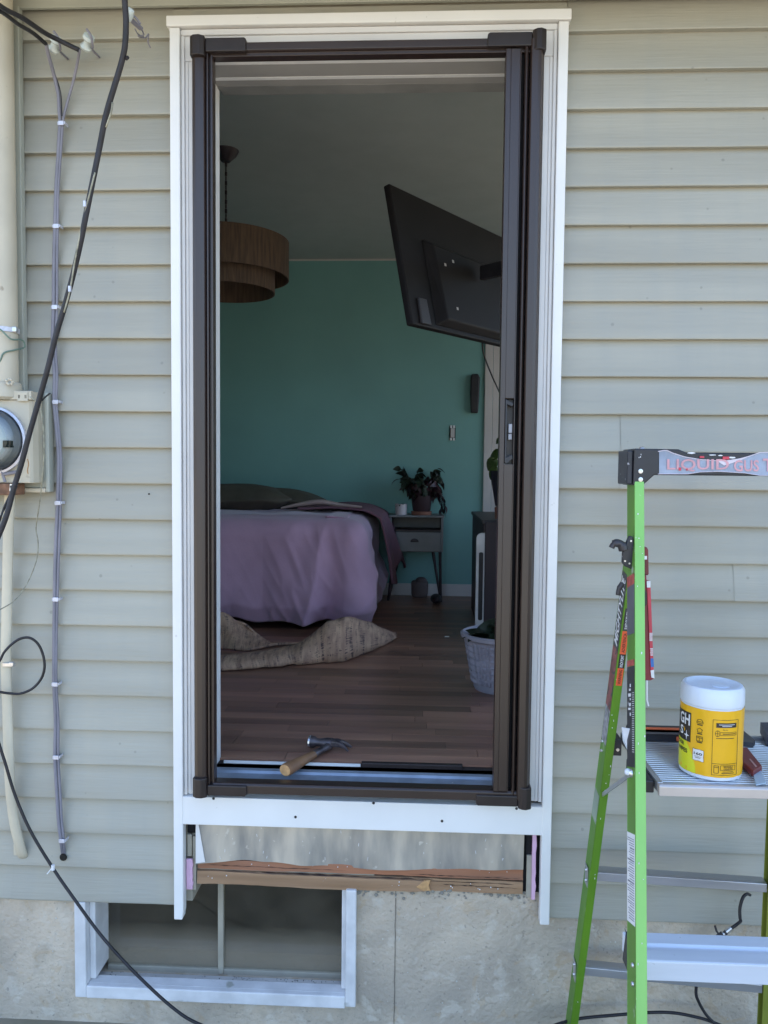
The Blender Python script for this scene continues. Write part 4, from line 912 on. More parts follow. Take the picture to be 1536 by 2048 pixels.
# corner caps: round nose plus a flat arm along the rail
def cap(xc0, xc1, arm, z0, z1, top):
    s_ = 1 if arm > xc1 else -1; xa = xc1 if s_ > 0 else xc0
    mb = MB()
    pr = [(xc0 - .002, Y1 + .001), (xc0 - .002, -.058), (xc0 + .008, -.066), (xc1 - .012, -.068), (xc1 + .002, -.060), (xc1 + .002, Y1 + .001)]
    zz0, zz1 = (z0 - .006, z1 - .001) if not top else (z0 + .001, z1 + .008)
    mb.prism([(x, y, zz0) for x, y in pr], (0, 0, zz1 - zz0))
    x0, x1 = sorted((xa + s_ * .0025, arm)); 
    if top: mb.prism([(x0, -.056, z1 - .032), (x1, -.056, z1 - .032), (x1, -.056, z1 + (.001 if s_ > 0 else .001)), (x1 - .006 if s_ > 0 else x1, -.056, z1 + .004), (x0 + (0 if s_ > 0 else .006), -.056, z1 + .004), (x0, -.056, z1)], (0, .046, 0))
    else: mb.prism([(x0, -.056, z0 + .028), (x1, -.056, z0 + .028), (x1, -.056, z0 + .002), (x1 - (.006 if s_ > 0 else 0), -.056, z0 - .002), (x0 + (0 if s_ > 0 else .006), -.056, z0 - .002), (x0, -.056, z0 + .002)], (0, .046, 0))
    mb.build('corner_cap', M['bronzeplastic'], scr, bevel=.003, seg=3)
cap(sL0, sL0 + .036, sL0 + .148, ztop - .045, ztop, True); cap(rx0 + .006, rx1, rx1 - .150, ztop - .045, ztop + .002, True)
cap(sL0, sL0 + .036, sL0 + .150, zbot, zbot + .05, False); cap(rx0 + .006, rx1, rx1 - .148, zbot - .006, zbot + .05, False)
# pull bar with recessed handle
pb0, pb1 = X(999, 850, -.05), X(1029, 850, -.05)
hz0, hz1 = Z(1015, 928, -.055), Z(1015, 797, -.055); hx0 = pb0 + (pb1 - pb0) * .33; hx1 = pb0 + (pb1 - pb0) * .93
mb = MB(); z0, z1 = zbot + .034, ztop - .036
mb.box(pb0, hx0, -.056, -.020, z0, z1); mb.box(hx1, pb1, -.056, -.020, z0, z1); mb.box(hx0, hx1, -.0555, -.020, z0, hz0); mb.box(hx0, hx1, -.0555, -.020, hz1, z1)
pbar = mb.build('pull_bar', M['bronze'], scr, bevel=.0015)
mb = MB(); mb.box(hx0 + .0005, hx1 - .0005, -.036, -.021, hz0 + .001, hz1 - .001); mb.build('handle_recess', M['bronzeplastic'], pbar)
mb = MB(); mb.prism([(hx0 + .001, -.058, hz1 - .001), (hx1 - .001, -.058, hz1 - .014), (hx1 - .005, -.058, hz1 - .022), (hx0 + .006, -.058, hz1 - .016), (hx0 + .006, -.058, hz0 + .018), (hx1 - .003, -.058, hz0 + .026), (hx1 - .001, -.058, hz0 + .014), (hx0 + .008, -.058, hz0 + .001), (hx0 + .001, -.058, hz0 + .003)], (0, .02, 0))
mb.build('handle', M['black'], pbar, bevel=.0015)
mb = MB(); hm = (hz0 + hz1) / 2; mb.box(hx0 + .011, hx1 - .003, -.050, -.034, hm - .004, hm + .020); mb.box(hx0 + .011, hx1 - .003, -.047, -.034, hm - .022, hm - .006); mb.build('latch', mat('grey_latch', (.38, .38, .42), .4, .3), pbar, bevel=.001)
mb = MB(); mb.box(pb1 + .001, xs0 - .0155, -.026, -.0125, z0, z1); mb.build('mesh_edge', M['seal'], scr)
# white tape bits on the left stile edge
mb = MB()

# hammer across the threshold
hb = onz(570, 1549, FZ + .004); hb.z = FZ + .016; hc = onz(658, 1492, FZ + .015)
ham = thing('hammer', (hb + hc) / 2, 'claw hammer with wooden handle lying across the aluminium threshold', 'hammer')
d = (hc - hb); L = d.length; dn = d.normalized()
hp = [hb + dn * L * t for t in (0, .03, .12, .25, .4, .55, .62)]
mb = MB(); mb.tube(hp, [.0165, .0185, .018, .016, .014, .0125, .012], 14, flat=1.15); mb.build('handle', M['handlewood'], ham, smooth=True)
mb = MB(); mb.tube([hb - dn * .0012, hb - dn * .0002], [.0150, .0160], 16, flat=1.15); mb.build('handle_end', M['endgrain'], ham)
hp = [hb + dn * L * t for t in (.6, .7, .85, 1.0)]
mb = MB(); mb.tube(hp, [.0118, .0105, .0095, .012], 12, flat=1.1); mb.build('neck', M['steel'], ham, smooth=True)
hl = onz(621, 1483, FZ + .02); hr = onz(700, 1494, FZ + .015); ax = (hr - hl)
ax.z = 0
e = [hl + ax * t for t in (0, .10, .16, .24, .42, .55)]
for v in e: v.z = FZ + .02
mb = MB(); mb.tube(e, [.0185, .0185, .013, .0125, .0175, .018], 14); hd = mb.build('head', M['steel'], ham, smooth=True)
mb = MB(); mb.tube([e[0] - ax * .03, e[0] + ax * .02], .0195, 16); mb.build('striking_face', M['shinysteel'], hd, bevel=.001)
side = Vector((-ax.y, ax.x, 0)).normalized()
for s_ in (-1, 1):
    cl = [hl + ax * t + side * (s_ * w_) + Vector((0, 0, zz)) for t, w_, zz in ((.5, .004, .0), (.68, .007, .004), (.84, .012, .0), (1.0, .018, -.012))]
    for v in cl: v.z += 0
    for v in cl: v.z = max(v.z, FZ + .004)
    mb = MB(); mb.tube(spline(cl, 4), [.014, .0135, .013, .0125, .012, .011, .010, .009, .008, .0065, .005, .004, .003], 8, flat=.8); mb.build('claw', M['steel'], hd, smooth=True)

# ================================================================== ELECTRICAL GEAR, LEFT
# grey-green mounting strip behind the service conduit
mb = MB(); mb.box(X(-70, 500, -.02), X(45, 500, -.02), -.022, .0, Z(40, 795, -.02), 2.842); mb.build('mounting_strip', M['sagetrim'], house, bevel=.002)
cdt = thing('service_conduit', (X(-2, 400, -.06), -.065, 1.8), 'thick cream painted service conduit running down into the meter box', 'conduit')
xc = X(3, 500, -.07); ztm = Z(10, 770, -.07)
mb = MB(); mb.lathe((xc, -.065, 0), [(.036, ztm), (.036, 3.1)], 32); mb.build('pipe', M['conduit'], cdt, smooth=True)
mb = MB(); mb.lathe((xc, -.065, 0), [(.034, Z(10, 800, -.07)), (.044, Z(10, 795, -.07)), (.044, ztm - .004), (.040, ztm + .006), (.0365, ztm + .008)], 32); mb.build('hub', M['conduit'], cdt, smooth=True)
mb = MB(); p = at(22, 764, -.1)
for i in range(7):
    a = i * .9; mb.lathe((p.x + .008 * math.cos(a), -.105 - .003 * (i % 2), p.z + .007 * math.sin(a)), [(.004, 0), (.003, .003), (0, .004)], 8, axis=(0, -1, 0))
mb.build('putty_blob', M['conduit'], cdt, smooth=True)
mb = MB(); zc = Z(10, 657, -.1); mb.lathe((xc, -.065, 0), [(.0375, zc - .007), (.0395, zc - .006), (.0395, zc + .006), (.0375, zc + .007)], 32); mb.build('ground_clamp', M['clip'], cdt, smooth=True)
mb = MB(); mb.box(xc + .03, xc + .045, -.085, -.07, zc - .006, zc + .008); mb.build('clamp_screw', M['zinc'], cdt, bevel=.002)
mb = MB(); mb.tube(spline(pxs([(-20, 648, -.11), (2, 660, -.11), (22, 678, -.10), (44, 680, -.06), (49, 694, -.05), (30, 700, -.08), (8, 706, -.10), (0, 722, -.10), (-12, 745, -.10)]), 7), .0022, 7)
tag(mb.build('ground_wire', M['greenwire'], smooth='all'), 'thin green ground wire looping off the conduit clamp above meter', 'wire')
# meter
MBY = -.02
mt = thing('electric_meter', at(-5, 960, -.05), 'cream electric meter box with round glass meter on the left edge', 'electric meter')
mb = MB(); x0, x1, z0, z1 = X(-110, 880, MBY), X(101, 880, MBY), Z(60, 984, MBY), Z(60, 786, MBY)
mb.box(x0, x1 - .012, MBY, .0, z0 + .012, z1 - .006)
mb.build('mounting_board', M['sagetrim'], mt, bevel=.002)
mb = MB(); mb.prism([(x1, MBY + .002, z0), (x1, MBY - .012, z0), (x1 - .022, MBY - .016, z0 + .022), (x1 - .022, MBY + .002, z0 + .022)], (0, 0, z1 - z0 - .022)) if False else None
mb = MB(); mb.box(x1 - .0115, x1, MBY - .010, .0, z0, z1); mb.build('board_edge', M['sagetrim'], mt, bevel=.003)
mb = MB(); mb.box(x0, x1 - .0118, MBY - .010, .0, z0 - .001, z0 + .0115); mb.build('board_edge', M['conduit'], mt, bevel=.003)
BYF = -.082
bx0, bx1 = X(-110, 880, BYF), X(63, 880, BYF); bz0, bz1 = Z(40, 966, BYF), Z(40, 800, BYF)
mb = MB(); mb.prism([(bx0, MBY - .001, bz0), (bx0, BYF, bz0), (bx1 - .006, BYF, bz0), (bx1, BYF + .008, bz0), (bx1 + .004, BYF + .03, bz0), (bx1 + .001, BYF + .05, bz0), (bx1 + .002, MBY - .001, bz0)], (0, 0, bz1 - bz0)); mb.build('enclosure', M['conduit'], mt, bevel=.002)
mb = MB(); mb.box(bx0, bx1 + .004, BYF - .006, MBY - .002, bz1 + .0005, bz1 + .024); mb.box(bx1 - .034, bx1 - .004, BYF - .009, BYF - .0065, bz1 - .004, bz1 + .021)
mb.build('lid', M['conduit'], mt, bevel=.002)
mb = MB()
for dx in (-.030, -.0275, -.012, -.009): mb.box(bx1 + dx, bx1 + dx + .001, BYF - .0098, BYF - .0092, bz1 + .004, bz1 + .013)
mb.build('vent_slot', M['soil'], mt)
mc = at(-10, 881, BYF)
mb = MB(); mb.lathe(mc, [(.090, 0), (.0915, .006), (.092, .014), (.086, .016), (.083, .010), (.083, 0)], 56, axis=(0, -1, 0)); mb.build('retaining_ring', M['clip'], mt, smooth=True)
mb = MB(); mb.lathe(mc, [(0, .050), (.060, .050), (.074, .040), (.079, .020), (.081, .005), (.081, 0), (0, 0)], 48, axis=(0, -1, 0)); mb.build('meter_body', M['metershell'], mt, smooth=True)
mb = MB(); mb.lathe(mc, [(0, .058), (.056, .058), (.060, .0505), (0, .0505)], 40, axis=(0, -1, 0)); mb.build('meter_face', M['meterface'], mt, smooth=True)
pz = at(16, 888, BYF - .052); mb = MB(); mb.box(pz.x - .010, pz.x + .008, BYF - .0605, BYF - .036, pz.z - .009, pz.z + .009); mb.build('dial_window', mat('dark_green_window', (.03, .05, .045), .3), mt, bevel=.001)
mb = MB(); mb.lathe(mc, [(0, .082), (.045, .080), (.068, .070), (.0815, .045), (.0825, .012)], 48, axis=(0, -1, 0)); mb.build('glass_dome', M['meterglass'], mt, smooth=True)
# sealing latch and rusty box under it
mb = MB(); mb.tube(pxs([(2, 938, BYF - .012), (10, 964, BYF - .012)]), .004, 6); mb.tube(pxs([(8, 948, BYF - .014), (34, 944, BYF - .012)]), .005, 8); mb.tube(pxs([(8, 940, BYF - .01), (30, 932, BYF - .01)]), .0025, 6)
mb.build('seal_latch', M['greycable'], mt, smooth=True)
mb = MB(); a = at(-6, 984, -.09); mb.box(X(-80, 980, -.09), X(28, 980, -.09), -.095, -.03, Z(0, 990, -.09), Z(0, 966, -.09) - .001); mb.build('cable_connector', M['rust'], mt, bevel=.003)
mb = MB(); mb.tube(pxs([(24, 968, -.1), (23, 982, -.1)]), .0055, 10); mb.build('connector_screw', M['zinc'], mt, smooth=True)
mb = MB(); mb.tube(pxs([(58, 782, -.05), (59, 790, -.05)]), .003, 8); mb.lathe(at(59, 789, -.05), [(.008, -.002), (.008, 0), (.004, .002)], 12); mb.build('top_bolt', M['clip'], mt, smooth=True)
mb = MB(); mb.tube(spline([at(55, 918, BYF - .0005), at(57, 928, BYF - .0008), at(55, 940, BYF - .0005), at(56, 948, BYF - .0005)], 3), .0011, 5); mb.build('rust_streak', mat('orange_rust', (.45, .22, .07), .9), mt)
# cream sheathed cable below the meter
pts = pxs([(20, 985, -.05), (17, 1060, -.035), (15, 1150, -.03), (13, 1250, -.028), (12, 1330, -.028), (15, 1420, -.028), (18, 1520, -.028), (22, 1590, -.028), (30, 1650, -.022), (42, 1700, -.008), (46, 1712, .004)])
mb = MB(); mb.tube(spline(pts, 8), .0155, 12, flat=.55)
cc = thing('service_cable', pts[-1], 'flat cream painted cable running down the siding below the meter', 'cable'); mb.build('sheath', M['creamcable'], cc, smooth='all')
p = at(13, 1330, -.045); mb = MB(); mb.box(p.x - .014, p.x + .014, -.042, -.036, p.z - .006, p.z + .005); mb.box(p.x + .006, p.x + .018, -.044, -.03, p.z - .004, p.z + .007); mb.build('strap', M['zinc'], cc, bevel=.001)
p = at(42, 1702, 0); mb = MB(); mb.box(p.x - .02, p.x + .012, -.006, .0, p.z - .012, p.z + .022); mb.build('end_patch', M['creamcable'], cc, bevel=.003)
# grey twin cable with clips, splitting to the two insulators
gp = [(122, 245), (119, 300), (114, 380), (112, 452), (110, 520), (109, 614), (107, 690), (111, 750), (110, 804), (115, 860), (119, 920), (117, 1006), (113, 1100), (111, 1199), (110, 1300), (110, 1369), (113, 1440), (112, 1515), (116, 1590), (119, 1640), (124, 1682), (127, 1712)]
gc = thing('grey_twin_cable', at(127, 1712, -.01), 'pair of grey cables clipped down the siding between conduit and door', 'cable')
zoff = [0]
pa = spline([at(x - 2, y, -.014) for x, y in gp[:-1]] + [at(126, 1712, .01)], 5); pb_ = spline([at(x + 3.6 + 1.2 * math.sin(y * .013), y, -.012) for x, y in gp[:-1]] + [at(129, 1714, .01)], 5)
mb = MB(); mb.tube(spline(pxs([(92, 88, -.09), (97, 110, -.07), (108, 150, -.03), (117, 190, -.016)]), 6) + pa, .0050, 8); mb.build('sheath', M['greycable'], gc, smooth='all')
mb = MB(); mb.tube(spline(pxs([(159, 100, -.09), (155, 125, -.05), (146, 165, -.02), (136, 200, -.014), (128, 230, -.014)]), 6) + pb_, .0038, 8); mb.build('sheath', M['greycable'], gc, smooth='all')
mb = MB(); mb.tube(spline(pxs([(97, 100, -.08), (101, 125, -.05), (114, 160, -.022), (122, 190, -.02), (124, 232, -.022)]), 6), .0016, 6); mb.build('earth_wire', M['cable'], gc)
for (x, y) in ((122, 246), (112, 452), (109, 614), (111, 804), (116, 1006), (111, 1199), (110, 1369), (112, 1515), (124, 1682)):
    p = at(x, y, -.02); mb = MB(); mb.box(p.x - .0078, p.x + .0078, -.0215, -.0195, p.z - .006, p.z + .006); mb.box(p.x - .0105, p.x - .0085, -.0205, .002, p.z - .005, p.z + .004); mb.box(p.x + .0085, p.x + .011, -.0205, .002, p.z - .003, p.z + .005)
    o = mb.build('clip', M['clip'], gc, bevel=.001); 
mb = MB(); p = at(127, 1714, 0); mb.lathe((p.x, -.0012, p.z), [(.011, 0), (.009, .004), (0, .004)], 14, axis=(0, -1, 0)); mb.build('wall_seal', M['soil'], gc)
# insulators on screw hooks
for i, (x, y, lab) in enumerate(((110, 88, 'porcelain wire insulator nearer the corner, above the grey cable'), (175, 84, 'porcelain wire insulator farther from the corner, right of its twin'))):
    p = at(x, y, -.07); t = thing('insulator', p, lab, 'insulator', 'porcelain insulators under the soffit')
    mb = MB(); mb.lathe(p, [(0, -.020), (.013, -.020), (.0155, -.014), (.010, -.006), (.009, .003), (.0155, .010), (.014, .018), (0, .020)], 20, axis=(.5, -.6, .45)); mb.build('spool', M['insul'], t, smooth=True)
    mb = MB(); mb.tube(spline([p + Vector((0, .075, .0)), p + Vector((0, .03, -.004)), p + Vector((.014, .0, -.012)), p + Vector((.018, -.02, .004)), p + Vector((.008, -.024, .02))], 6), .0032, 7); mb.build('hook', M['greycable'], t, smooth=True)
mb = MB(); mb.tube(spline(pxs([(-60, -40, -.5), (0, 12, -.35), (45, 36, -.25), (90, 66, -.14), (125, 84, -.10), (158, 100, -.09)]), 8), .0062, 8)
tag(mb.build('drop_wire', M['cable'], smooth='all'), 'dark drop wire from the top left corner to the right insulator', 'wire')
mb = MB(); mb.tube(spline(pxs([(-60, -5, -.5), (0, 22, -.32), (36, 48, -.22), (66, 66, -.14), (92, 88, -.09)]), 8), .0052, 8)
tag(mb.build('drop_wire', M['cable'], smooth='all'), 'dark drop wire from the top left corner to the left insulator', 'wire')
# heavy black cable crossing in front
hv = [(246, -60, -.30), (250, 10, -.28), (252, 45, -.27), (250, 90, -.26), (243, 125, -.25), (228, 175, -.24), (212, 230, -.23), (200, 290, -.22), (186, 360, -.215), (172, 430, -.21), (160, 490, -.20), (146, 550, -.19), (130, 610, -.18), (112, 670, -.175), (96, 735, -.17), (78, 800, -.165), (58, 870, -.165), (42, 930, -.165), (28, 975, -.165), (10, 1040, -.17), (-20, 1110, -.18)]
hcb = thing('service_drop_cable', at(*hv[-1]), 'heavy black cable slanting across the siding from the top to the meter', 'cable')
mb = MB(); mb.tube(spline(pxs(hv), 6), .0070, 10); mb.build('sheath', M['cable'], hcb, smooth='all')
mb = MB(); mb.tube(spline(pxs([(190, 345, -.225), (176, 400, -.22), (164, 450, -.21), (150, 520, -.205), (140, 580, -.195), (128, 625, -.185)]), 6), .0020, 6); mb.tube(spline(pxs([(225, 205, -.25), (222, 225, -.25), (212, 255, -.24)]), 4), .0022, 6)
mb.build('frayed_jacket', M['dirtywire'], hcb, smooth='all')
mb = MB()
for (x, y) in ((170, 408), (140, 578)):
    p = at(x, y, -.222); mb.box(p.x - .003, p.x + .003, -.226, -.22, p.z - .007, p.z + .007)
mb.build('tape_bit', M['clip'], hcb)
mb = MB(); mb.tube(spline(pxs([(252, 118, -.25), (256, 114, -.255)]), 3), [.004] * 4, 6); mb.build('lashing', M['cable'], hcb)
# wedge clamp
wc = thing('wedge_clamp', at(258, 28, -.25), 'grey wedge clamp with a loose wire tail holding the heavy black cable', 'clamp')
mb = MB(); mb.lathe(at(258, 28, -.262), [(0, -.012), (.011, -.012), (.012, 0), (.008, .012), (0, .013)], 16, axis=(.6, -.5, .5)); mb.build('clamp_body', M['insul'], wc, smooth=True)
mb = MB(); mb.beam(at(258, 36, -.25), at(283, 58, -.20), .012, .006, Vector((0, 1, 0))); mb.build('wedge', M['greycable'], wc, bevel=.002)
mb = MB(); mb.tube(spline(pxs([(262, 28, -.255), (272, 36, -.25), (281, 48, -.24)]), 5), .0028, 6); mb.tube(spline(pxs([(283, 58, -.19), (287, 70, -.14), (276, 72, -.1), (290, 76, -.06), (297, 68, -.05), (296, 84, -.04), (301, 96, -.03)]), 6), .0020, 6); mb.tube(spline(pxs([(270, 58, -.2), (276, 68, -.15), (288, 74, -.05)]), 5), .0016, 6)
mb.build('wire_tail', M['greycable'], wc, smooth='all')
# thin dirty wire from meter top, down and round to the left
mb = MB(); mb.tube(spline(pxs([(60, 794, -.10), (70, 800, -.115), (80, 812, -.13), (86, 850, -.13), (88, 900, -.13), (85, 950, -.11), (80, 1000, -.07), (74, 1040, -.04), (72, 1060, -.03), (76, 1085, -.025), (73, 1120, -.02), (55, 1165, -.03), (30, 1200, -.06), (0, 1219, -.09), (-30, 1232, -.11)]), 7), .0017, 6)
tag(mb.build('thin_wire', M['dirtywire'], smooth='all'), 'thin pale wire wandering from the meter lid down across the cream cable', 'wire')
mb = MB(); mb.tube(spline(pxs([(84, 801, -.16), (92, 793, -.12), (100, 787, -.06)]), 5), .0022, 6); tag(mb.build('tie_wire', M['cable'], smooth='all'), 'short dark tie wire between heavy cable and meter board corner', 'wire')
mb = MB(); mb.tube(spline(pxs([(22, 972, -.12), (22, 984, -.13), (10, 1010, -.14), (3, 1030, -.14), (-6, 1060, -.15)]), 6), .0026, 6); mb.tube(spline(pxs([(27, 975, -.12), (18, 996, -.13), (8, 1020, -.14), (-4, 1042, -.15)]), 6), .0020, 6)
tag(mb.build('bond_wire', M['cable'], smooth='all'), 'two thin dark wires hanging from the rusty connector under the meter', 'wire')
# black loop
mb = MB(); mb.tube(spline(pxs([(-30, 1330, -.06), (-4, 1325, -.06), (8, 1305, -.06), (24, 1288, -.055), (42, 1277, -.05), (60, 1276, -.05), (76, 1288, -.045), (86, 1310, -.04), (89, 1335, -.04), (82, 1358, -.04), (65, 1377, -.04), (42, 1387, -.045), (22, 1387, -.05), (0, 1384, -.06), (-30, 1378, -.07)]), 7), .0037, 8)
tag(mb.build('coax_loop', M['cable'], smooth='all'), 'loop of black coax cable sticking out beside the cream cable', 'cable')
# long black cable to lower right
mb = MB(); mb.tube(spline(pxs([(-40, 1380, -.06), (-8, 1470, -.06), (10, 1525, -.06), (30, 1590, -.06), (60, 1660, -.06), (105, 1735, -.06), (150, 1800, -.07), (200, 1868, -.08), (250, 1925, -.09), (300, 1975, -.10), (345, 2015, -.11), (385, 2042, -.12), (440, 2062, -.12), (520, 2075, -.12)]), 8), .0043, 8)
tag(mb.build('long_cable', M['cable'], smooth='all'), 'long thin black cable crossing the basement window at lower left', 'cable')
mb = MB(); mb.tube(pxs([(104, 1736, -.066), (94, 1748, -.07)]), .0015, 5); mb.tube(pxs([(106, 1730, -.068), (106, 1740, -.068)]), .005, 7); tag(mb.build('cable_tie', M['decalwhite']), 'small white cable tie end on the long black cable', 'cable tie')
# screws / nail holes in siding
for (x, y, lab) in ((297, 988, 'small dark nail head in the siding left of the door'), ):
    p = at(x, y, -.0); mb = MB(); mb.lathe((p.x, .004, p.z), [(.0028, 0), (.002, .003), (0, .003)], 8, axis=(0, -1, 0)); mb.build('nail', M['soil'], house)

# ================================================================== LADDER
lad = thing('step_ladder', (.75, -.45, -.05), 'lime green fibreglass step ladder with black top cap and work platform', 'ladder')
def YF(z): return -.37 - (1.62 - z) * .245         # front plane of the front rails
def YR(z): return -.29 + (1.30 - z) * .17         # rear rails
fx = lambda z, px=1272: None
# front left rail centreline from photo columns
tF = at(1269.5, 966, YF(1.55)); bF = at(1272.5, 2046, YF(.18))
dF = (tF - bF) / (tF.z - bF.z)
def FP(z): return bF + dF * (z - bF.z)
tR = at(1257, 1150, YR(1.33)); bR = at(1142, 2046, YR(.12)); dR = (tR - bR) / (tR.z - bR.z)
def RP(z): return bR + dR * (z - bR.z)
def channel(mb, P0, P1, wf_, dp, th, side=1):
    """C channel along P0-P1: web facing -side*X, flanges wf_ wide towards +side*X; front flange faces -Y"""
    d = (P1 - P0).normalized(); ux = Vector((1, 0, 0)); ux = (ux - d * ux.dot(d)).normalized() * side; uy = Vector((0, 1, 0)); uy = (uy - d * uy.dot(d)).normalized()
    def q(P, a, b): return P + ux * a + uy * b
    def bx(a0, a1, b0, b1): mb.hexa([q(P0, a0, b0), q(P0, a1, b0), q(P0, a1, b1), q(P0, a0, b1)], [q(P1, a0, b0), q(P1, a1, b0), q(P1, a1, b1), q(P1, a0, b1)])
    return bx, ux, uy, d
DPF = .062
def front_rail(off, side, lab=None):
    P0 = FP(-.05) + Vector(off); P1 = FP(1.60) + Vector(off)
    if side < 0:   # splayed outwards the other way
        P0 = Vector((off[0] + .02, FP(-.05).y, -.05)); P1 = Vector((off[0] - .07, FP(1.60).y, 1.60))
    mb = MB(); bx, ux, uy, d = channel(mb, P0, P1, .021, DPF, .003, side); bx(0, .021, 0, .003); bx(0, .021, DPF - .003, DPF)
    o = mb.build('front_rail', M['lime'], lad, bevel=.0015)
    mb = MB(); bx, ux, uy, d = channel(mb, P0, P1, .021, DPF, .003, side); bx(-.0002, .003, .0032, DPF - .0032); o2 = mb.build('front_rail_web', M['limeweb'], lad)
    return P0, P1, ux, uy, d
FL = front_rail((0, 0, 0), 1)
XRT = .60
FR = front_rail((FP(.8).x + .50, 0, 0), -1)
# left rear rail: web (dark) faces left, green flange to the camera
P0, P1 = RP(-.05), RP(1.36)
mb = MB(); bx, ux, uy, d = channel(mb, P0, P1, .020, .058, .003, 1); bx(0, .020, 0, .003); bx(0, .020, .055, .058); mb.build('rear_rail', M['green'], lad, bevel=.0015)
mb = MB(); bx, ux, uy, d = channel(mb, P0, P1, .020, .058, .003, 1); bx(-.0002, .003, .0032, .0548); mb.build('rear_rail_web', M['limeweb'], lad)
RL = (P0, P1, ux, uy, d)
# right rear rail
q0 = at(1524, 2046, -.13); q1 = at(1536, 1790, -.17); dq = (q1 - q0) / (q1.z - q0.z); P0b = q0 + dq * (-.05 - q0.z); P1b = q0 + dq * (1.36 - q0.z)
mb = MB(); bx, ux2, uy2, d2 = channel(mb, P0b, P1b, .027, .03, .003, 1); bx(0, .027, 0, .003); bx(0, .027, .027, .03); bx(.024, .0268, .0032, .0268); mb.build('rear_rail', mat('olive_fibreglass', (.25, .28, .04), .5, var=.1), lad, bevel=.0015)
# rail feet
for P in (FL[0] + Vector((.01, .03, 0)), FR[0] + Vector((-.01, .03, 0)), RL[0] + Vector((.013, .015, 0)), P0b + Vector((.013, .015, 0))):
    mb = MB(); mb.box(P.x - .022, P.x + .022, P.y - .045, P.y + .045, -.049, -.005); mb.build('foot', M['black'], lad, bevel=.004)
# rear rungs (aluminium, D section)
for (ya_, yb_, k) in ((1751, 1773, 0), (1966, 1992, 1)):
    a = at(1200 if k == 0 else 1170, ya_, 0); zr = Z(1195, ya_ + 7, RP(.5).y)
    A = RP(zr) + Vector((.020, .028, 0)); Bx = P0b + (P1b - P0b) * ((zr + .05) / 1.41) + Vector((0, .012, -.002))
    mb = MB(); dd = Bx - A
    sec = [(-.006, -.014), (-.006, .008), (.0, .011), (.026, .011), (.028, -.014), (.024, -.014), (.022, .007), (.0, .006), (-.002, -.014)]
    mb.prism([(A.x, A.y + y, A.z + z) for y, z in sec], (dd.x, dd.y, dd.z)); mb.build('rear_rung', M['alum'], lad, bevel=.001)
    mb = MB(); mb.box(A.x - .0225, A.x - .0205, A.y - .016, A.y + .016, zr - .03, zr + .024); br = mb.build('rung_plate', M['alum'], lad, bevel=.001)
    for dz in (-.016, .012): mb = MB(); mb.lathe((A.x - .0226, A.y, zr + dz), [(.005, 0), (.004, .003), (0, .004)], 10, axis=(-1, 0, 0)); mb.build('rivet', M['zinc'], lad, smooth=True)
# front steps: wide treads
def tread(py_edge, dpth, zc, th, name, m):
    yf = YF(zc) ; z1 = Z(1400, py_edge, yf)
    return yf, z1
yf = -.60; zs = Z(1420, 1926, yf); zs2 = Z(1420, 1966, yf)
xs0_ = FP(zs).x + .022; xs1_ = xs0_ + .46
mb = MB(); sec = [(yf, zs2), (yf, zs - .002), (yf + .004, zs), (yf + .038, zs), (yf + .042, zs - .006), (yf + .056, zs - .006), (yf + .060, zs), (yf + .098, zs), (yf + .10, zs - .004), (yf + .10, zs2)]
mb.prism([(xs0_ + .006, y, z) for y, z in sec], (xs1_ - xs0_ - .012, 0, 0)); mb.build('front_step', M['alumdull'], lad, bevel=.0015)
mb = MB(); mb.prism([(xs0_ - .001, yf + .002, zs2 - .002), (xs0_ - .001, yf + .002, zs - .012), (xs0_ - .001, yf + .05, zs + .03), (xs0_ - .001, yf + .07, zs2 - .002)], (.0065, 0, 0)); mb.prism([(xs0_, yf + .0, zs + .001), (xs0_ + .012, yf + .0, zs + .001), (xs0_, yf + .055, zs + .03)], (0, .012, .0)); mb.build('step_bracket', M['black'], lad, bevel=.001)
for zz in (Z(1230, 1908, YF(.5)), Z(1230, 1938, YF(.5))):
    P = FP(zz); mb = MB(); mb.lathe((P.x - .001, P.y + .018, zz), [(.005, 0), (.004, .003), (0, .004)], 10, axis=(-1, 0, 0)); mb.build('rivet', M['zinc'], lad, smooth=True)
P = FP(.49); mb = MB(); mb.box(P.x - .0022, P.x - .0004, P.y + .008, P.y + .03, P.z - .035, P.z + .02); mb.build('rung_plate', M['alum'], lad, bevel=.0005)
# lower step below frame
mb = MB(); mb.box(xs0_, xs1_ + .02, yf - .08, yf + .02, .19, .225); mb.build('front_step', M['alumdull'], lad, bevel=.002)
# platform
ypf = YF(.9) + .045; zpl = Z(1400, 1572, ypf); zpl2 = Z(1400, 1595, ypf); 
xp0 = X(1318, 1590, ypf); xp1 = xp0 + .44; zrear = 1495
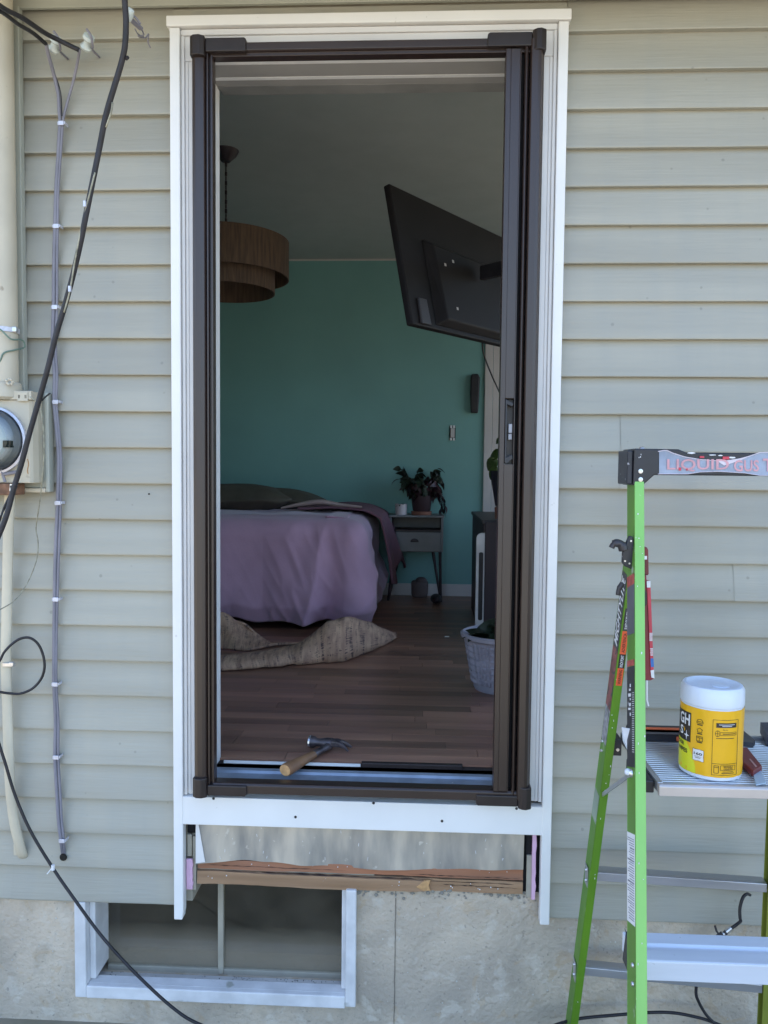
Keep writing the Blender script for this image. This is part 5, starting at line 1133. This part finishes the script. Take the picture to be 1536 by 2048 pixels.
# rear edge depth so that it reaches the photographed line
ypr = ypf + .31
mb = MB()
nr = 24
for i in range(nr):
    y0_ = ypf + .012 + (ypr - ypf - .02) * i / nr; wr = (ypr - ypf - .02) / nr
    mb.prism([(xp0 + .012, y0_, zpl - .006), (xp0 + .012, y0_ + wr * .12, zpl - .001), (xp0 + .012, y0_ + wr * .5, zpl - .001), (xp0 + .012, y0_ + wr * .62, zpl - .006)], (xp1 - xp0 - .024, 0, 0))
mb.build('platform_ribs', M['alum'], lad); bpy.context.view_layer
mb = MB(); mb.box(xp0 + .010, xp1 - .01, ypf + .01, ypr - .005, zpl - .012, zpl - .0062); plt = mb.build('platform', M['alumdull'], lad)
mb = MB(); mb.prism([(xp0, ypf, zpl2), (xp0, ypf, zpl - .004), (xp0, ypf + .004, zpl), (xp0, ypf + .011, zpl), (xp0, ypf + .011, zpl2)], (xp1 - xp0, 0, 0)); mb.build('front_edge', mat('warm_grey_aluminium', (.62, .57, .55), .42, .5, var=.06), plt, bevel=.0015)
mb = MB(); mb.box(xp0, xp0 + .0115, ypf + .0115, ypr, zpl2 + .004, zpl + .001); mb.build('side_edge', M['alum'], plt, bevel=.001)
mb = MB(); mb.box(xp0 - .028, xp0 - .001, ypf + .03, ypf + .16, zpl2 - .006, zpl2 + .022); mb.build('platform_bracket', M['black'], lad, bevel=.003)
mb = MB(); mb.box(xp0, xp1, ypr, ypr + .012, zpl2, zpl + .004); mb.build('rear_edge', M['alum'], plt, bevel=.001)
# top cap
ycf = FP(1.60).y - .010; ztc0, ztc1 = Z(1400, 951, ycf), Z(1400, 905, ycf); xt0 = X(1268, 930, ycf); xt1 = xt0 + .44
zc1 = Z(1300, 898, ycf); zc0 = Z(1285, 971, ycf)
mb = MB(); mb.prism([(xt0 - .008, ycf + .008, zc0 + .001), (xt0, ycf, zc0), (xt0 + .021, ycf, zc0), (xt0 + .046, ycf, ztc0), (xt1 - .046, ycf, ztc0), (xt1 - .02, ycf, zc0), (xt1, ycf, zc0), (xt1, ycf, zc1), (xt1 - .09, ycf, zc1), (xt1 - .10, ycf, ztc1), (xt0 + .115, ycf, ztc1), (xt0 + .098, ycf, zc1), (xt0, ycf, zc1 + .001), (xt0 - .008, ycf + .008, zc1 - .003)][1:-1], (0, .10, 0))
mb.build('top_cap', M['black'], lad, bevel=.003, seg=3)
mb = MB(); mb.box(xt0 - .013, xt0 - .0005, ycf + .006, ycf + .09, zc0 + .002, zc1 - .003); mb.build('cap_cheek', M['blackscuff'], lad, bevel=.003)
for px, py in ((1281, 942.5), (1281, 959)):
    p = at(px, py, ycf); mb = MB(); mb.lathe((p.x, ycf, p.z), [(.0054, 0), (.0050, .0018), (.002, .0022), (.0016, .001), (0, .001)], 16, axis=(0, -1, 0)); mb.build('rivet', M['zinc'], lad, smooth=True)
p = at(1284, 896, ycf + .03); mb = MB(); mb.lathe((p.x, ycf + .03, zc1), [(.008, 0), (.007, .003), (.003, .006), (0, .006)], 14); mb.build('cap_bolt', M['zinc'], lad, smooth=True)
# tape stretched over the cap with faded lettering
yt = ycf - .0006
def up_(px): return lerp([(1316, 903), (1332, 900), (1345, 906), (1370, 914), (1400, 919), (1440, 922), (1470, 921), (1500, 912), (1520, 905), (1560, 904)], px)
def lo_(px): return lerp([(1316, 948), (1375, 948), (1400, 944), (1440, 943), (1490, 946), (1520, 951), (1560, 951)], px)
mb = MB(); mb.grid(lambda u, v: Vector((at(1318 + 240 * u, 0 + (up_(1318 + 240 * u) * (1 - v) + lo_(1318 + 240 * u) * v), yt)) + Vector((0, -.0008 * wob(u * 40, v * 3, 0) - .0006, 0))), 70, 4)
mb.build('tape', M['tape'], lad, smooth='all')
mb = MB()
mb.tube([at(x, up_(x), yt - .001) for x in range(1316, 1560, 6)], .0011, 5); mb.tube([at(x, lo_(x), yt - .001) for x in range(1316, 1560, 6)], .0007, 5)
mb.prism([at(1436, 923, yt - .001), at(1478, 917, yt - .001), at(1502, 911, yt - .001), at(1480, 921, yt - .001), at(1448, 931, yt - .001)], (0, -.0008, 0))
mb.build('tape_edge', M['tapeedge'], lad)
mb = MB()
def tword(body, x0, x1, y0, y1, m_, dy=.0022):
    text_rect(m_, body, lambda u, v: at(x0 + (x1 - x0) * u, y1 + (y0 - y1) * v, yt - dy), bold=.015)
tword('LIQUID', 1334, 1458, 918, 943, mb); tword('GUS', 1468, 1518, 920, 943, mb); tword('T', 1526, 1546, 917, 943, mb)
mb.build('tape_lettering', M['tapepink'], lad)
mb = MB()
for px, py, w_, h_ in ((1404, 914, 9, 4), (1452, 916, 13, 6), (1360, 938, 5, 6), (1374, 939, 3, 4)):
    a = at(px - w_ / 2, py - h_ / 2, yt - .003); b = at(px + w_ / 2, py + h_ / 2, yt - .003); mb = MB(); mb.box(a.x, b.x, yt - .0032, yt - .0024, b.z, a.z); mb.build('red_paint_fleck', M['redplastic'], lad, bevel=.0004)
mb = MB()
for px, py, w_, h_ in ((1382, 906, 19, 4), (1425, 910, 16, 3), (1441, 911, 10, 3), (1464, 915, 16, 4), (1278, 915, 1.5, 3), (1281, 914, 1.5, 4), (1282, 909, 1, 4)):
    a = at(px - w_ / 2, py - h_ / 2, yt); b = at(px + w_ / 2, py + h_ / 2, yt)
    n = 9; mb.prism([((a.x + b.x) / 2 + (b.x - a.x) / 2 * math.cos(2 * PI * i / n) * R.uniform(.7, 1.1), yt, (a.z + b.z) / 2 + (a.z - b.z) / 2 * math.sin(2 * PI * i / n) * R.uniform(.6, 1.1)) for i in range(n)], (0, -.0006, 0))
mb.build('paint_smear', M['decalwhite'], lad)
# hinge plate, release levers
P = FP(1.45)
def Pp(px, py, dy=0): return at(px, py, FP(1.4).y + .02 + dy)
mb = MB(); mb.prism([Pp(1259, 1072), Pp(1266, 1073), Pp(1268, 1082), Pp(1268, 1134), Pp(1264, 1139), Pp(1250, 1133), Pp(1245, 1125), Pp(1246, 1104), Pp(1254, 1083)], (0, .012, 0)); mb.build('hinge_plate', M['blackscuff'], lad, bevel=.002)
mb = MB(); mb.tube(spline([Pp(1247, 1100), Pp(1243, 1090), Pp(1234, 1086), Pp(1226, 1090), Pp(1223, 1096)], 5), [.010] * 6 + [.009] * 8 + [.006] * 7, 10, flat=1.6); mb.build('release_lever', M['tvgrey'], lad, smooth='all')
mb = MB(); mb.tube(spline([Pp(1246, 1166, .05), Pp(1238, 1178, .05), Pp(1236, 1190, .05)], 5), [.006] * 5 + [.005] * 6, 10, flat=1.6); mb.build('release_lever', M['tvgrey'], lad, smooth='all')
for px, py in ((1262, 1082), (1250, 1122), (1259, 1127)):
    mb = MB(); mb.lathe(Pp(px, py, -.001), [(.0025, 0), (.002, .001), (0, .001)], 8, axis=(0, -1, 0)); mb.build('rivet', M['zinc'], lad)
# black bracket on rear rail with bolt, spreader brace
def Rp(px, py, dy=0): return at(px, py, RP(.95).y + .02 + dy)
mb = MB(); a = Rp(1226, 1478); b = Rp(1243, 1512); mb.box(a.x, b.x, a.y, a.y + .05, b.z, a.z); mb.build('latch_block', M['black'], lad, bevel=.002)
mb = MB(); mb.lathe(Rp(1235, 1499, -.001), [(.0045, 0), (.004, .003), (0, .003)], 12, axis=(0, -1, 0)); mb.build('latch_bolt', M['zinc'], lad, smooth=True)
mb = MB(); mb.beam(Rp(1204, 1590, .02), at(1262, 1548, FP(.9).y + .05), .010, .004, Vector((0, 0, 1))); mb.build('spreader_brace', M['alum'], lad, bevel=.001)
mb = MB(); mb.lathe(at(1256, 1544, FP(.9).y + .05), [(.006, -.004), (.0075, 0), (.005, .004), (0, .005)], 14, axis=(-.4, -1, .2)); mb.build('spreader_pivot', M['alumdull'], lad, smooth=True)
mb = MB(); mb.prism([at(1244, 1455, FP(.95).y + .09), at(1262, 1458, FP(.95).y + .07), at(1262, 1505, FP(.95).y + .07), at(1255, 1500, FP(.95).y + .09), at(1246, 1482, FP(.95).y + .09)], (0, .003, 0)); mb.build('side_bracket', M['alumdull'], lad, bevel=.001)
mb = MB(); mb.tube([Rp(1254, 1293, .0), Rp(1262, 1308, .0)], .003, 6); mb.build('brace_end', M['black'], lad)
for px, py in ((1204, 1482), (1203, 1501)):
    mb = MB(); mb.lathe(Rp(px, py, -.02), [(.004, 0), (.003, .003), (0, .003)], 10, axis=(-1, -.5, 0)); mb.build('rivet', M['zinc'], lad)
mb = MB(); z_ = Z(1268, 1572, FP(.85).y); P = FP(z_); mb.lathe((P.x - .001, P.y + .026, z_), [(.009, 0), (.008, .004), (.004, .007), (0, .007)], 14, axis=(-1, 0, 0)); mb.build('pivot_bolt', M['zinc'], lad, smooth=True)
mb = MB()
for k in range(16):
    z_ = R.uniform(.1, 1.5); P = FP(z_); a_ = R.uniform(.003, .018); h_ = R.uniform(.001, .005)
    mb.box(P.x + a_, P.x + a_ + R.uniform(.0008, .0022), P.y - .0008, P.y + .0004, z_, z_ + h_)
for k in range(14):
    z_ = R.uniform(.1, 1.2); P = RP(z_); a_ = R.uniform(.002, .017)
    mb.box(P.x + a_, P.x + a_ + R.uniform(.0008, .002), P.y - .0008, P.y + .0004, z_, z_ + R.uniform(.001, .005))
o = mb.build('paint_drips', M['decalwhite'], lad); o['kind'] = 'stuff'
# --- decals on the webs
def web_quad(mb, rail, z0, z1, b0=.004, b1=None, lift=.0009, s=1):
    P0, P1, ux, uy, d = rail; b1 = b1 if b1 else DPF - .004
    t0 = (z0 - P0.z) / (P1.z - P0.z); t1 = (z1 - P0.z) / (P1.z - P0.z)
    A = P0.lerp(P1, t0); B = P0.lerp(P1, t1)
    def fn(u, v):
        return A.lerp(B, v) + uy * (b0 + (b1 - b0) * u) - ux * lift
    mb.hexa([fn(0, 0), fn(1, 0), fn(1, 1), fn(0, 1)], [p + ux * (lift * .6) for p in (fn(0, 0), fn(1, 0), fn(1, 1), fn(0, 1))]); return fn
zz = lambda py, pt=FP: Z(1268, py, pt(1.0).y + .02)
mb = MB(); web_quad(mb, FL, zz(1278), zz(1180)); mb.build('web_decal', mat('grey_blue_decal', (.14, .14, .16), .5, var=.15), lad)
mb = MB(); web_quad(mb, FL, zz(1180), zz(1158)); web_quad(mb, FL, zz(1340), zz(1328)); mb.build('web_decal', M['redprint'], lad)
mb = MB(); web_quad(mb, FL, zz(1527), zz(1341)); wd = mb.build('web_decal', M['decalblack'], lad)
mb = MB()
for i in range(28): web_quad(mb, FL, zz(1500 - i * 4), zz(1499 - i * 4), .006, .02, .0014)
for i in range(7): web_quad(mb, FL, zz(1380 + i * 9 - (i % 2) * 2), zz(1374 + i * 9), .03, .036 + .006 * (i % 3), .0014)
mb.build('ruler_marks', M['decalwhite'], wd)
mb = MB(); web_quad(mb, FL, zz(1790), zz(1642)); wl = mb.build('warning_label', M['decalwhite'], lad)
mb = MB()
for i in range(34):
    y_ = 1650 + i * 4.0 + R.uniform(-.5, .5)
    web_quad(mb, FL, zz(y_ + (2.6 if i in (4, 9, 18) else 1.2)), zz(y_), .008, DPF - .006 - R.uniform(0, .02), .0014)
mb.build('fine_print', M['decalgrey'], wl)
# rear rail: brand strip on the web, warning labels on the flange
RD = .03
def front_quad(mb, rail, z0, z1, a0, a1, lift=.0008):
    P0, P1, ux, uy, d = rail; A = P0.lerp(P1, (z0 - P0.z) / (P1.z - P0.z)); B = P0.lerp(P1, (z1 - P0.z) / (P1.z - P0.z))
    def fn(u, v, l=lift): return A.lerp(B, v) + ux * (a0 + (a1 - a0) * u) - uy * l
    mb.hexa([fn(0, 0), fn(1, 0), fn(1, 1), fn(0, 1)], [fn(0, 0, .0001), fn(1, 0, .0001), fn(1, 1, .0001), fn(0, 1, .0001)]); return fn
zr_ = lambda py: Z(1225, py, RP(1.0).y)
# the web carries the black brand strip, the front flange the warning labels
mb = MB(); fn = web_quad(mb, RL, zr_(1300), zr_(1146), .006, .052); bs = mb.build('brand_strip', M['decalblack'], lad)
mb = MB(); text_rect(mb, 'MIGHTYLITE', lambda u, v: fn(.14 + .72 * v, .045 + .90 * u) - RL[2] * .0009, shear=.25, bold=.02); mb.build('lettering', M['decalwhite'], bs)
mb = MB(); web_quad(mb, RL, zr_(1425), zr_(1300), .006, .052); mb.build('brand_strip', mat('faded_pink_decal', (.30, .11, .10), .6, var=.3, scale=30, spots=.42, spotcol=(.06, .06, .06), spotscale=40), lad)
mb = MB(); web_quad(mb, RL, zr_(1500), zr_(1425), .006, .052); mb.build('paint_scuff', mat('pale_scuff', (.40, .40, .42), .6, var=.3, scale=80, spots=.45, spotcol=(.1, .1, .1)), lad)
mb = MB(); web_quad(mb, RL, zr_(1672), zr_(1610), .006, .052); mb.build('paint_scuff', mat('pale_green_scuff', (.34, .42, .33), .6), lad)
def lab(y0, y1, m_, txt, tm):
    mb = MB(); fn = front_quad(mb, RL, zr_(y1), zr_(y0), .003, .0175); o = mb.build('warning_label', M[m_] if m_ in M else m_, lad)
    mb = MB(); text_rect(mb, txt, lambda u, v: fn(1 - (.24 + .52 * v), .08 + .84 * u, .0014), bold=.01); mb.build('lettering', tm, o)
lab(1210, 1255, 'decalblack', 'PUNTO DE PELLIZCO', M['decalwhite']); lab(1256, 1303, 'orangelabel', 'ADVERTENCIA', M['ink'])
lab(1303, 1332, 'ink', 'PINCH POINT', M['decalwhite']); lab(1332, 1368, 'orangelabel', 'WARNING', M['ink'])
# red tool tucked behind the front rail
RY = FP(1.2).y + .075
rd = thing('red_tool', at(1298, 1355, RY), 'narrow red tool with white and blue labels tucked behind the green rail', 'tool')
def pq_(mb, pts, dy0, dy1): mb.prism([at(x, y, RY + dy0) for x, y in pts], (0, dy1 - dy0, 0))
mb = MB(); pq_(mb, [(1284, 1095), (1294, 1094), (1297, 1100), (1298, 1148), (1296, 1151), (1284, 1150)], 0, .02); mb.build('grip', M['darkred'], rd, bevel=.002)
mb = MB(); pq_(mb, [(1286, 1151), (1293, 1151), (1301, 1352), (1308, 1353), (1308, 1358), (1301, 1361), (1288, 1361)], .002, .02); mb.build('body', mat('deep_red_side', (.24, .02, .035), .45), rd, bevel=.001)
mb = MB(); pq_(mb, [(1293.5, 1162), (1301, 1162), (1308, 1350), (1301.5, 1350)], 0, .02); mb.build('face', M['redplastic'], rd, bevel=.0008)
for pl_ in ([(1293.5, 1162), (1301, 1162), (1301, 1175), (1294, 1175)], [(1301, 1341), (1308, 1340), (1309, 1357), (1303, 1355)], [(1288, 1112), (1294, 1112), (1294, 1119), (1288, 1119)]):
    mb = MB(); pq_(mb, pl_, -.0012, -.0002); mb.build('white_label', M['decalwhite'], rd)
mb = MB()
for i in range(7): pq_(mb, [(1299, 1266 + 2.4 * i), (1305, 1266 + 2.4 * i), (1305, 1267.4 + 2.4 * i), (1299, 1267.4 + 2.4 * i)], -.0012, -.0002)
for i in range(4): pq_(mb, [(1300 + i % 2, 1297 + 4 * i), (1306, 1297 + 4 * i), (1306, 1299 + 4 * i), (1301, 1299 + 4 * i)], -.0012, -.0002)
o = mb.build('fine_print', M['decalwhite'], rd); o['kind'] = 'stuff'
mb = MB(); pq_(mb, [(1301, 1317), (1307, 1317), (1308, 1334), (1302, 1334)], -.0012, -.0002); mb.build('blue_label', M['blue'], rd)
mb = MB(); pq_(mb, [(1286, 1179), (1291, 1179), (1294, 1188), (1294, 1208), (1290, 1214), (1286, 1214)], -.001, .01); mb.build('clip', M['black'], rd, bevel=.001)
mb = MB(); mb.tube(pxs([(1294, 1361, RY), (1294, 1400, RY), (1297, 1412, RY)]), .0018, 6); mb.build('strap', M['decalwhite'], rd)

# ================================================================== THINGS ON THE PLATFORM
PZ = zpl - .001
tbx = at(1421, 1540, ypf + .075); tcy = ypf + .085
tcx = X(1421, 1500, tcy); rt_ = .0655
zt0 = PZ + .001; zh_ = Z(1420, 1361, tcy) - .002
TH = Z(1421, 1372, tcy - .03) - zt0
tub = thing('wipes_tub', (tcx, tcy, zt0), 'yellow tub of cleaning wipes with white lid standing on the ladder platform', 'tub')
zl0 = zt0 + TH * .055; zl1 = zt0 + TH * .775; zlid = zt0 + TH * .80
mb = MB(); mb.lathe((tcx, tcy, 0), [(0, zt0), (rt_ - .006, zt0), (rt_ - .001, zt0 + .004), (rt_ - .001, zl1 + .006), (rt_ - .004, zl1 + .010), (0, zl1 + .010)], 56); mb.build('body', M['tubwhite'], tub, smooth=True)
def ribt(t, h): return .0006 * wob(math.cos(t) * 4, math.sin(t) * 4, h * 20) + (.0012 * wob(math.cos(t) * 9, math.sin(t) * 9, h * 60) if h > zl1 - .03 or h < zl0 + .02 else 0)
mb = MB(); mb.lathe((tcx, tcy, 0), [(rt_, zl0 + (zl1 - zl0) * i / 16) for i in range(17)], 96, rib=ribt); sl = mb.build('label_sleeve', M['tub'], tub, smooth='all')
mb = MB(); mb.lathe((tcx, tcy, 0), [(rt_ - .001, zl1 + .002), (rt_ + .0008, zl1 + .004), (rt_ + .001, zlid + .002), (rt_ + .0005, zt0 + TH - .008), (rt_ - .004, zt0 + TH - .001), (rt_ - .010, zt0 + TH), (rt_ - .014, zt0 + TH - .003), (.03, zt0 + TH - .004), (0, zt0 + TH - .0035)], 64); ld = mb.build('lid', M['tubwhite'], tub, smooth=True)
mb = MB(); mb.lathe((tcx + .012, tcy - .012, zt0 + TH - .004), [(.018, 0), (.018, .0015), (.015, .002), (0, .002)], 24); mb.build('dispenser_cap', M['tubwhite'], ld, smooth=True)
# label print; angle 0 faces the camera
ca = math.atan2(CAM.y - tcy, CAM.x - tcx)
def cyl(s, z, lift=.0011): # s = arc fraction in half widths (-1..1 visible)
    a = ca + math.asin(max(-1, min(1, s))) if False else ca + s
    return (tcx + (rt_ + lift) * math.cos(a), tcy + (rt_ + lift) * math.sin(a), z)
def zl(f): return zl1 - (zl1 - zl0) * f      # f from top of label 0..1
# orientation: increasing angle moves right seen from outside? measure once
SG = 1 if (Vector(cyl(.2, 0)) - Vector(cyl(0, 0))).dot(RT) > 0 else -1
def cy(s, f, lift=.0011): return cyl(SG * s, zl(f), lift)
def patch(mb, s0, s1, f0, f1, lift=.0009, n=10):
    mb.grid(lambda u, v: cy(s0 + (s1 - s0) * u, f0 + (f1 - f0) * v, lift), n, 2)
def line(mb, s0, f0, s1, f1, w_=.0005, lift=.0013, n=8):
    mb.tube([cy(s0 + (s1 - s0) * i / n, f0 + (f1 - f0) * i / n, lift - .0004) for i in range(n + 1)], w_, 4)
def ctext(mb, body, s0, s1, f0, f1, bold=.0, lift=.0016):
    text_rect(mb, body, lambda u, v: cy(s0 + (s1 - s0) * u, f1 + (f0 - f1) * v, lift), bold=bold)
mb = MB(); mb.grid(lambda u, v: cy(-1.75 + u * (1.30 - .45 * (1 - v) ** 2), .52 + .475 * v, .0007), 16, 6); mb.build('yellow_band', M['tubyellow'], sl, smooth='all')
mb = MB(); patch(mb, -1.9, -.67, .10, .55); mb.build('black_block', M['ink'], sl)
mb = MB(); ctext(mb, 'GH', -1.22, -.70, .125, .30, .03); ctext(mb, 'S', -1.20, -1.0, .335, .47, .03)
def star(s, f, r, rz):
    mb.prism([cy(s + (r if i % 2 == 0 else r * .25) * math.cos(i * PI / 4), f + (rz if i % 2 == 0 else rz * .25) * math.sin(i * PI / 4), .0017) for i in range(8)], Vector(cy(s, f, .0022)) - Vector(cy(s, f, .0017)))
star(-.83, .455, .12, .075)
mb.build('lettering', M['decalwhite'], sl)
mb = MB(); star(-.93, .375, .05, .035); mb.build('small_star', M['tub'], sl)
mb = MB(); ctext(mb, 'PURPOSE', -1.9, -.95, .575, .63, .02); ctext(mb, 'WIPES', -1.35, -.78, .665, .73, .02)
ctext(mb, '160', -.52, -.25, .665, .705, .02)
# icons: car, house, kitchen cabinet
for f, kind in ((.165, 'car'), (.30, 'house'), (.43, 'box')):
    s0, s1 = -.45, -.25
    if kind == 'car':
        line(mb, s0, f + .03, s1, f + .03); line(mb, s0, f + .03, s0 + .03, f); line(mb, s0 + .03, f, s1 - .05, f - .005); line(mb, s1 - .05, f - .005, s1, f + .03); line(mb, s0, f + .03, s0, f + .055); line(mb, s1, f + .03, s1, f + .055); line(mb, s0, f + .055, s1, f + .055)
    elif kind == 'house':
        line(mb, s0, f + .02, (s0 + s1) / 2, f - .01); line(mb, (s0 + s1) / 2, f - .01, s1, f + .02); line(mb, s0 + .03, f + .02, s0 + .03, f + .055); line(mb, s1 - .03, f + .02, s1 - .03, f + .055); line(mb, s0 + .03, f + .055, s1 - .03, f + .055)
    else:
        for fa in (f - .01, f + .01, f + .06): line(mb, s0, fa, s1, fa)
        line(mb, s0, f - .01, s0, f + .06); line(mb, s1, f - .01, s1, f + .06); line(mb, s0 + .1, f + .01, s0 + .1, f + .06)
    line(mb, s0 + .02, f + .078, s1 - .02, f + .078, .0011)
# framed instruction panel
a0, a1 = .05, .92
for f in (.13, .96): line(mb, a0, f, a1, f, .0004)
for s_ in (a0, a1): line(mb, s_, .13, s_, .96, .0004)
line(mb, a0, .79, a1, .79, .0004)
patch(mb, a0 + .10, a1 - .08, .175, .245, .0010)
ctext(mb, 'Go to:', .36, .52, .262, .285, .0)
for i in range(13):   # globe
    t0 = 2 * PI * i / 12; t1 = 2 * PI * (i + 1) / 12; line(mb, .20 + .075 * math.cos(t0), .335 + .045 * math.sin(t0), .20 + .075 * math.cos(t1), .335 + .045 * math.sin(t1), .0004, n=1)
line(mb, .125, .335, .275, .335, .0004); line(mb, .20, .29, .20, .38, .0004)
line(mb, .28, .315, .84, .315, .0004); line(mb, .28, .36, .84, .36, .0004); line(mb, .84, .315, .84, .36, .0004)
line(mb, .36, .338, .80, .338, .0007); line(mb, .16, .405, .76, .405, .0006)
# canister drawing and its caption
line(mb, .12, .82, .26, .82); line(mb, .12, .845, .26, .845, .0004); line(mb, .12, .82, .12, .93); line(mb, .26, .82, .26, .93); line(mb, .12, .93, .26, .93)
for f in (.815, .885): line(mb, .32, f, .84, f, .0004)
for s_ in (.32, .84): line(mb, s_, .815, s_, .885, .0004)
ctext(mb, 'REUSABLE', .42, .74, .822, .846, .015); ctext(mb, 'CANISTER', .42, .74, .854, .878, .015)
line(mb, .40, .91, .76, .91, .0005); line(mb, .36, .932, .80, .932, .0006)
mb.build('print', M['ink'], sl)
mb = MB(); patch(mb, a0 + .18, a1 - .16, .195, .203, .0016); patch(mb, a0 + .28, a1 - .26, .218, .226, .0016); mb.build('banner_text', M['decalwhite'], sl)
mb = MB(); mb.grid(lambda u, v: cy(-.56 + .35 * u + .008 * math.sin(v * 9), .62 + .17 * v + .006 * math.sin(u * 8), .0012), 10, 6); mb.build('count_badge', M['decalwhite'], sl)
mb = MB(); line(mb, -.50, .725, -.27, .725, .0003, .0019); line(mb, -.48, .745, -.30, .745, .0006, .0019)
for s_, f_, s2, f2 in ((-.565, .615, -.205, .625), (-.205, .625, -.20, .795), (-.20, .795, -.56, .79), (-.56, .79, -.565, .615)): line(mb, s_, f_, s2, f2, .0003, .0016)
mb.build('badge_print', M['ink'], sl)

# black tool with orange trim lying across the rear of the platform
ty = ypr - .03
tl = thing('orange_trim_tool', at(1330, 1488, ty), 'flat black tool with an orange edge lying across the back of platform', 'tool')
tz = Z(1330, 1488, ty - .02)
ax0 = X(1256, 1470, ty); ax1 = X(1430, 1470, ty)
ztl = Z(1330, 1456, ty)
mb = MB(); mb.prism([(ax0 + .002, ty - .01, PZ + .03), (ax0, ty - .01, ztl - .01), (ax0 + .008, ty - .01, ztl), (ax1, ty - .01, ztl), (ax1 + .01, ty - .01, PZ + .001), (ax0 + .03, ty - .01, PZ + .001)], (0, .03, 0)); mb.build('body', M['black'], tl, bevel=.004)
mb = MB(); mb.tube([(ax0 + .004, ty - .010, ztl - .001), (ax0 + .02, ty - .011, ztl + .002), (ax1, ty - .011, ztl + .0015)], .0032, 8); mb.tube([at(1354, 1478, ty - .02), at(1380, 1478, ty - .02)], .006, 8); mb.build('orange_edge', M['orange'], tl, smooth=True)
mb = MB(); mb.box(ax0 + .04, ax1 - .005, ty - .0125, ty - .0102, PZ + .02, ztl - .007); mb.build('dull_panel', mat('grey_brown_panel', (.10, .09, .09), .6), tl, bevel=.001)
# dark putty blade right of the tub
def onp(px, py, h=0): return onz(px, py, PZ + h)
mb = MB(); mb.prism([onp(1484, 1468, .001), onp(1510, 1490, .001), onp(1506, 1495, .001), onp(1482, 1493, .001), onp(1470, 1480, .001)], (0, 0, .012)); tag(mb.build('putty_blade', mat('dark_grey_blade', (.06, .06, .07), .35, .3)), 'dark grey wedge shaped blade just right of the tub, farther back', 'blade')
mb = MB(); mb.prism([onp(1520, 1466, .001), onp(1560, 1466, .001), onp(1560, 1500, .001), onp(1534, 1492, .001)], (0, 0, .028)); tag(mb.build('tool_case', mat('navy_plastic', (.05, .055, .09), .45)), 'dark navy tool at right picture edge on the ladder platform', 'tool')
# maroon scraper with pale blade
kn = thing('scraper', onp(1500, 1530), 'maroon scraper with pale blue blade lying beside the tub', 'scraper')
mb = MB(); h = .016; mb.prism([onp(1478, 1507, .001), onp(1494, 1507, .001), onp(1524, 1545, .001), onp(1506, 1556, .001), onp(1476, 1530, .001)], (0, 0, h)); mb.build('body', M['maroon'], kn, bevel=.003)
mb = MB(); mb.prism([onp(1498, 1518, h + .001), onp(1501, 1518, h + .001), onp(1514, 1533, h + .001), onp(1511, 1534, h + .001)], (0, 0, .0006)); mb.build('print', mat('pale_red_print', (.5, .3, .3), .5), kn)
mb = MB(); mb.prism([onp(1506, 1549, .004), onp(1521, 1541, .004), onp(1532, 1568, .004), onp(1512, 1572, .004)], (0, 0, .003)); mb.build('blade', M['blade'], kn, bevel=.001)

# ================================================================== CABLES BEHIND THE LADDER
cx = thing('coax_coupler', at(1440, 1870, -.03), 'coax cable with a splice coupler dangling from the siding behind the ladder', 'cable')
mb = MB(); mb.tube(spline(pxs([(1500, 1790, .0), (1494, 1788, -.02), (1486, 1795, -.03), (1480, 1815, -.035), (1480, 1835, -.04), (1481, 1842, -.04), (1472, 1850, -.045), (1462, 1857, -.045)]), 6), .0042, 8); mb.build('lead', M['greycable'] if False else M['cable'], cx, smooth='all')
mb = MB(); mb.tube(pxs([(1463, 1856, -.045), (1453, 1864, -.045)]), .0055, 10); mb.tube(pxs([(1450, 1866, -.045), (1446, 1869, -.045)]), .0058, 10); mb.tube(pxs([(1432, 1880, -.045), (1429, 1883, -.045)]), .0055, 10); mb.tube(pxs([(1424, 1884, -.045), (1420, 1888, -.045)]), .0055, 10); mb.build('connector', M['zinc'], cx, smooth=True)
mb = MB(); mb.tube(pxs([(1453, 1864, -.045), (1449, 1867, -.045)]), .0062, 10); mb.tube(pxs([(1446, 1868, -.045), (1438, 1874, -.045), (1430, 1881, -.045)]), .0085, 10); mb.tube(pxs([(1430, 1852, -.045), (1433, 1862, -.045), (1440, 1872, -.045), (1447, 1880, -.045)]), .003, 6); mb.build('splice', M['tvgrey'], cx, smooth=True)
mb = MB(); mb.tube(spline(pxs([(1428, 1882, -.045), (1416, 1892, -.045), (1404, 1915, -.045), (1396, 1950, -.045), (1392, 1985, -.045), (1398, 2005, -.045), (1410, 2026, -.045), (1424, 2042, -.05), (1450, 2065, -.06)]), 6), .0042, 8); mb.build('tail', M['cable'], cx, smooth='all')
mb = MB(); mb.tube(spline(pxs([(1080, 2062, -.06), (1120, 2047, -.05), (1160, 2037, -.04), (1220, 2031, -.035), (1300, 2025, -.035), (1350, 2026, -.035), (1400, 2036, -.04), (1430, 2046, -.045), (1480, 2066, -.05)]), 8), .0042, 8)
tag(mb.build('ground_cable', M['cable'], smooth='all'), 'brown black cable sagging along the concrete behind the ladder feet', 'cable')
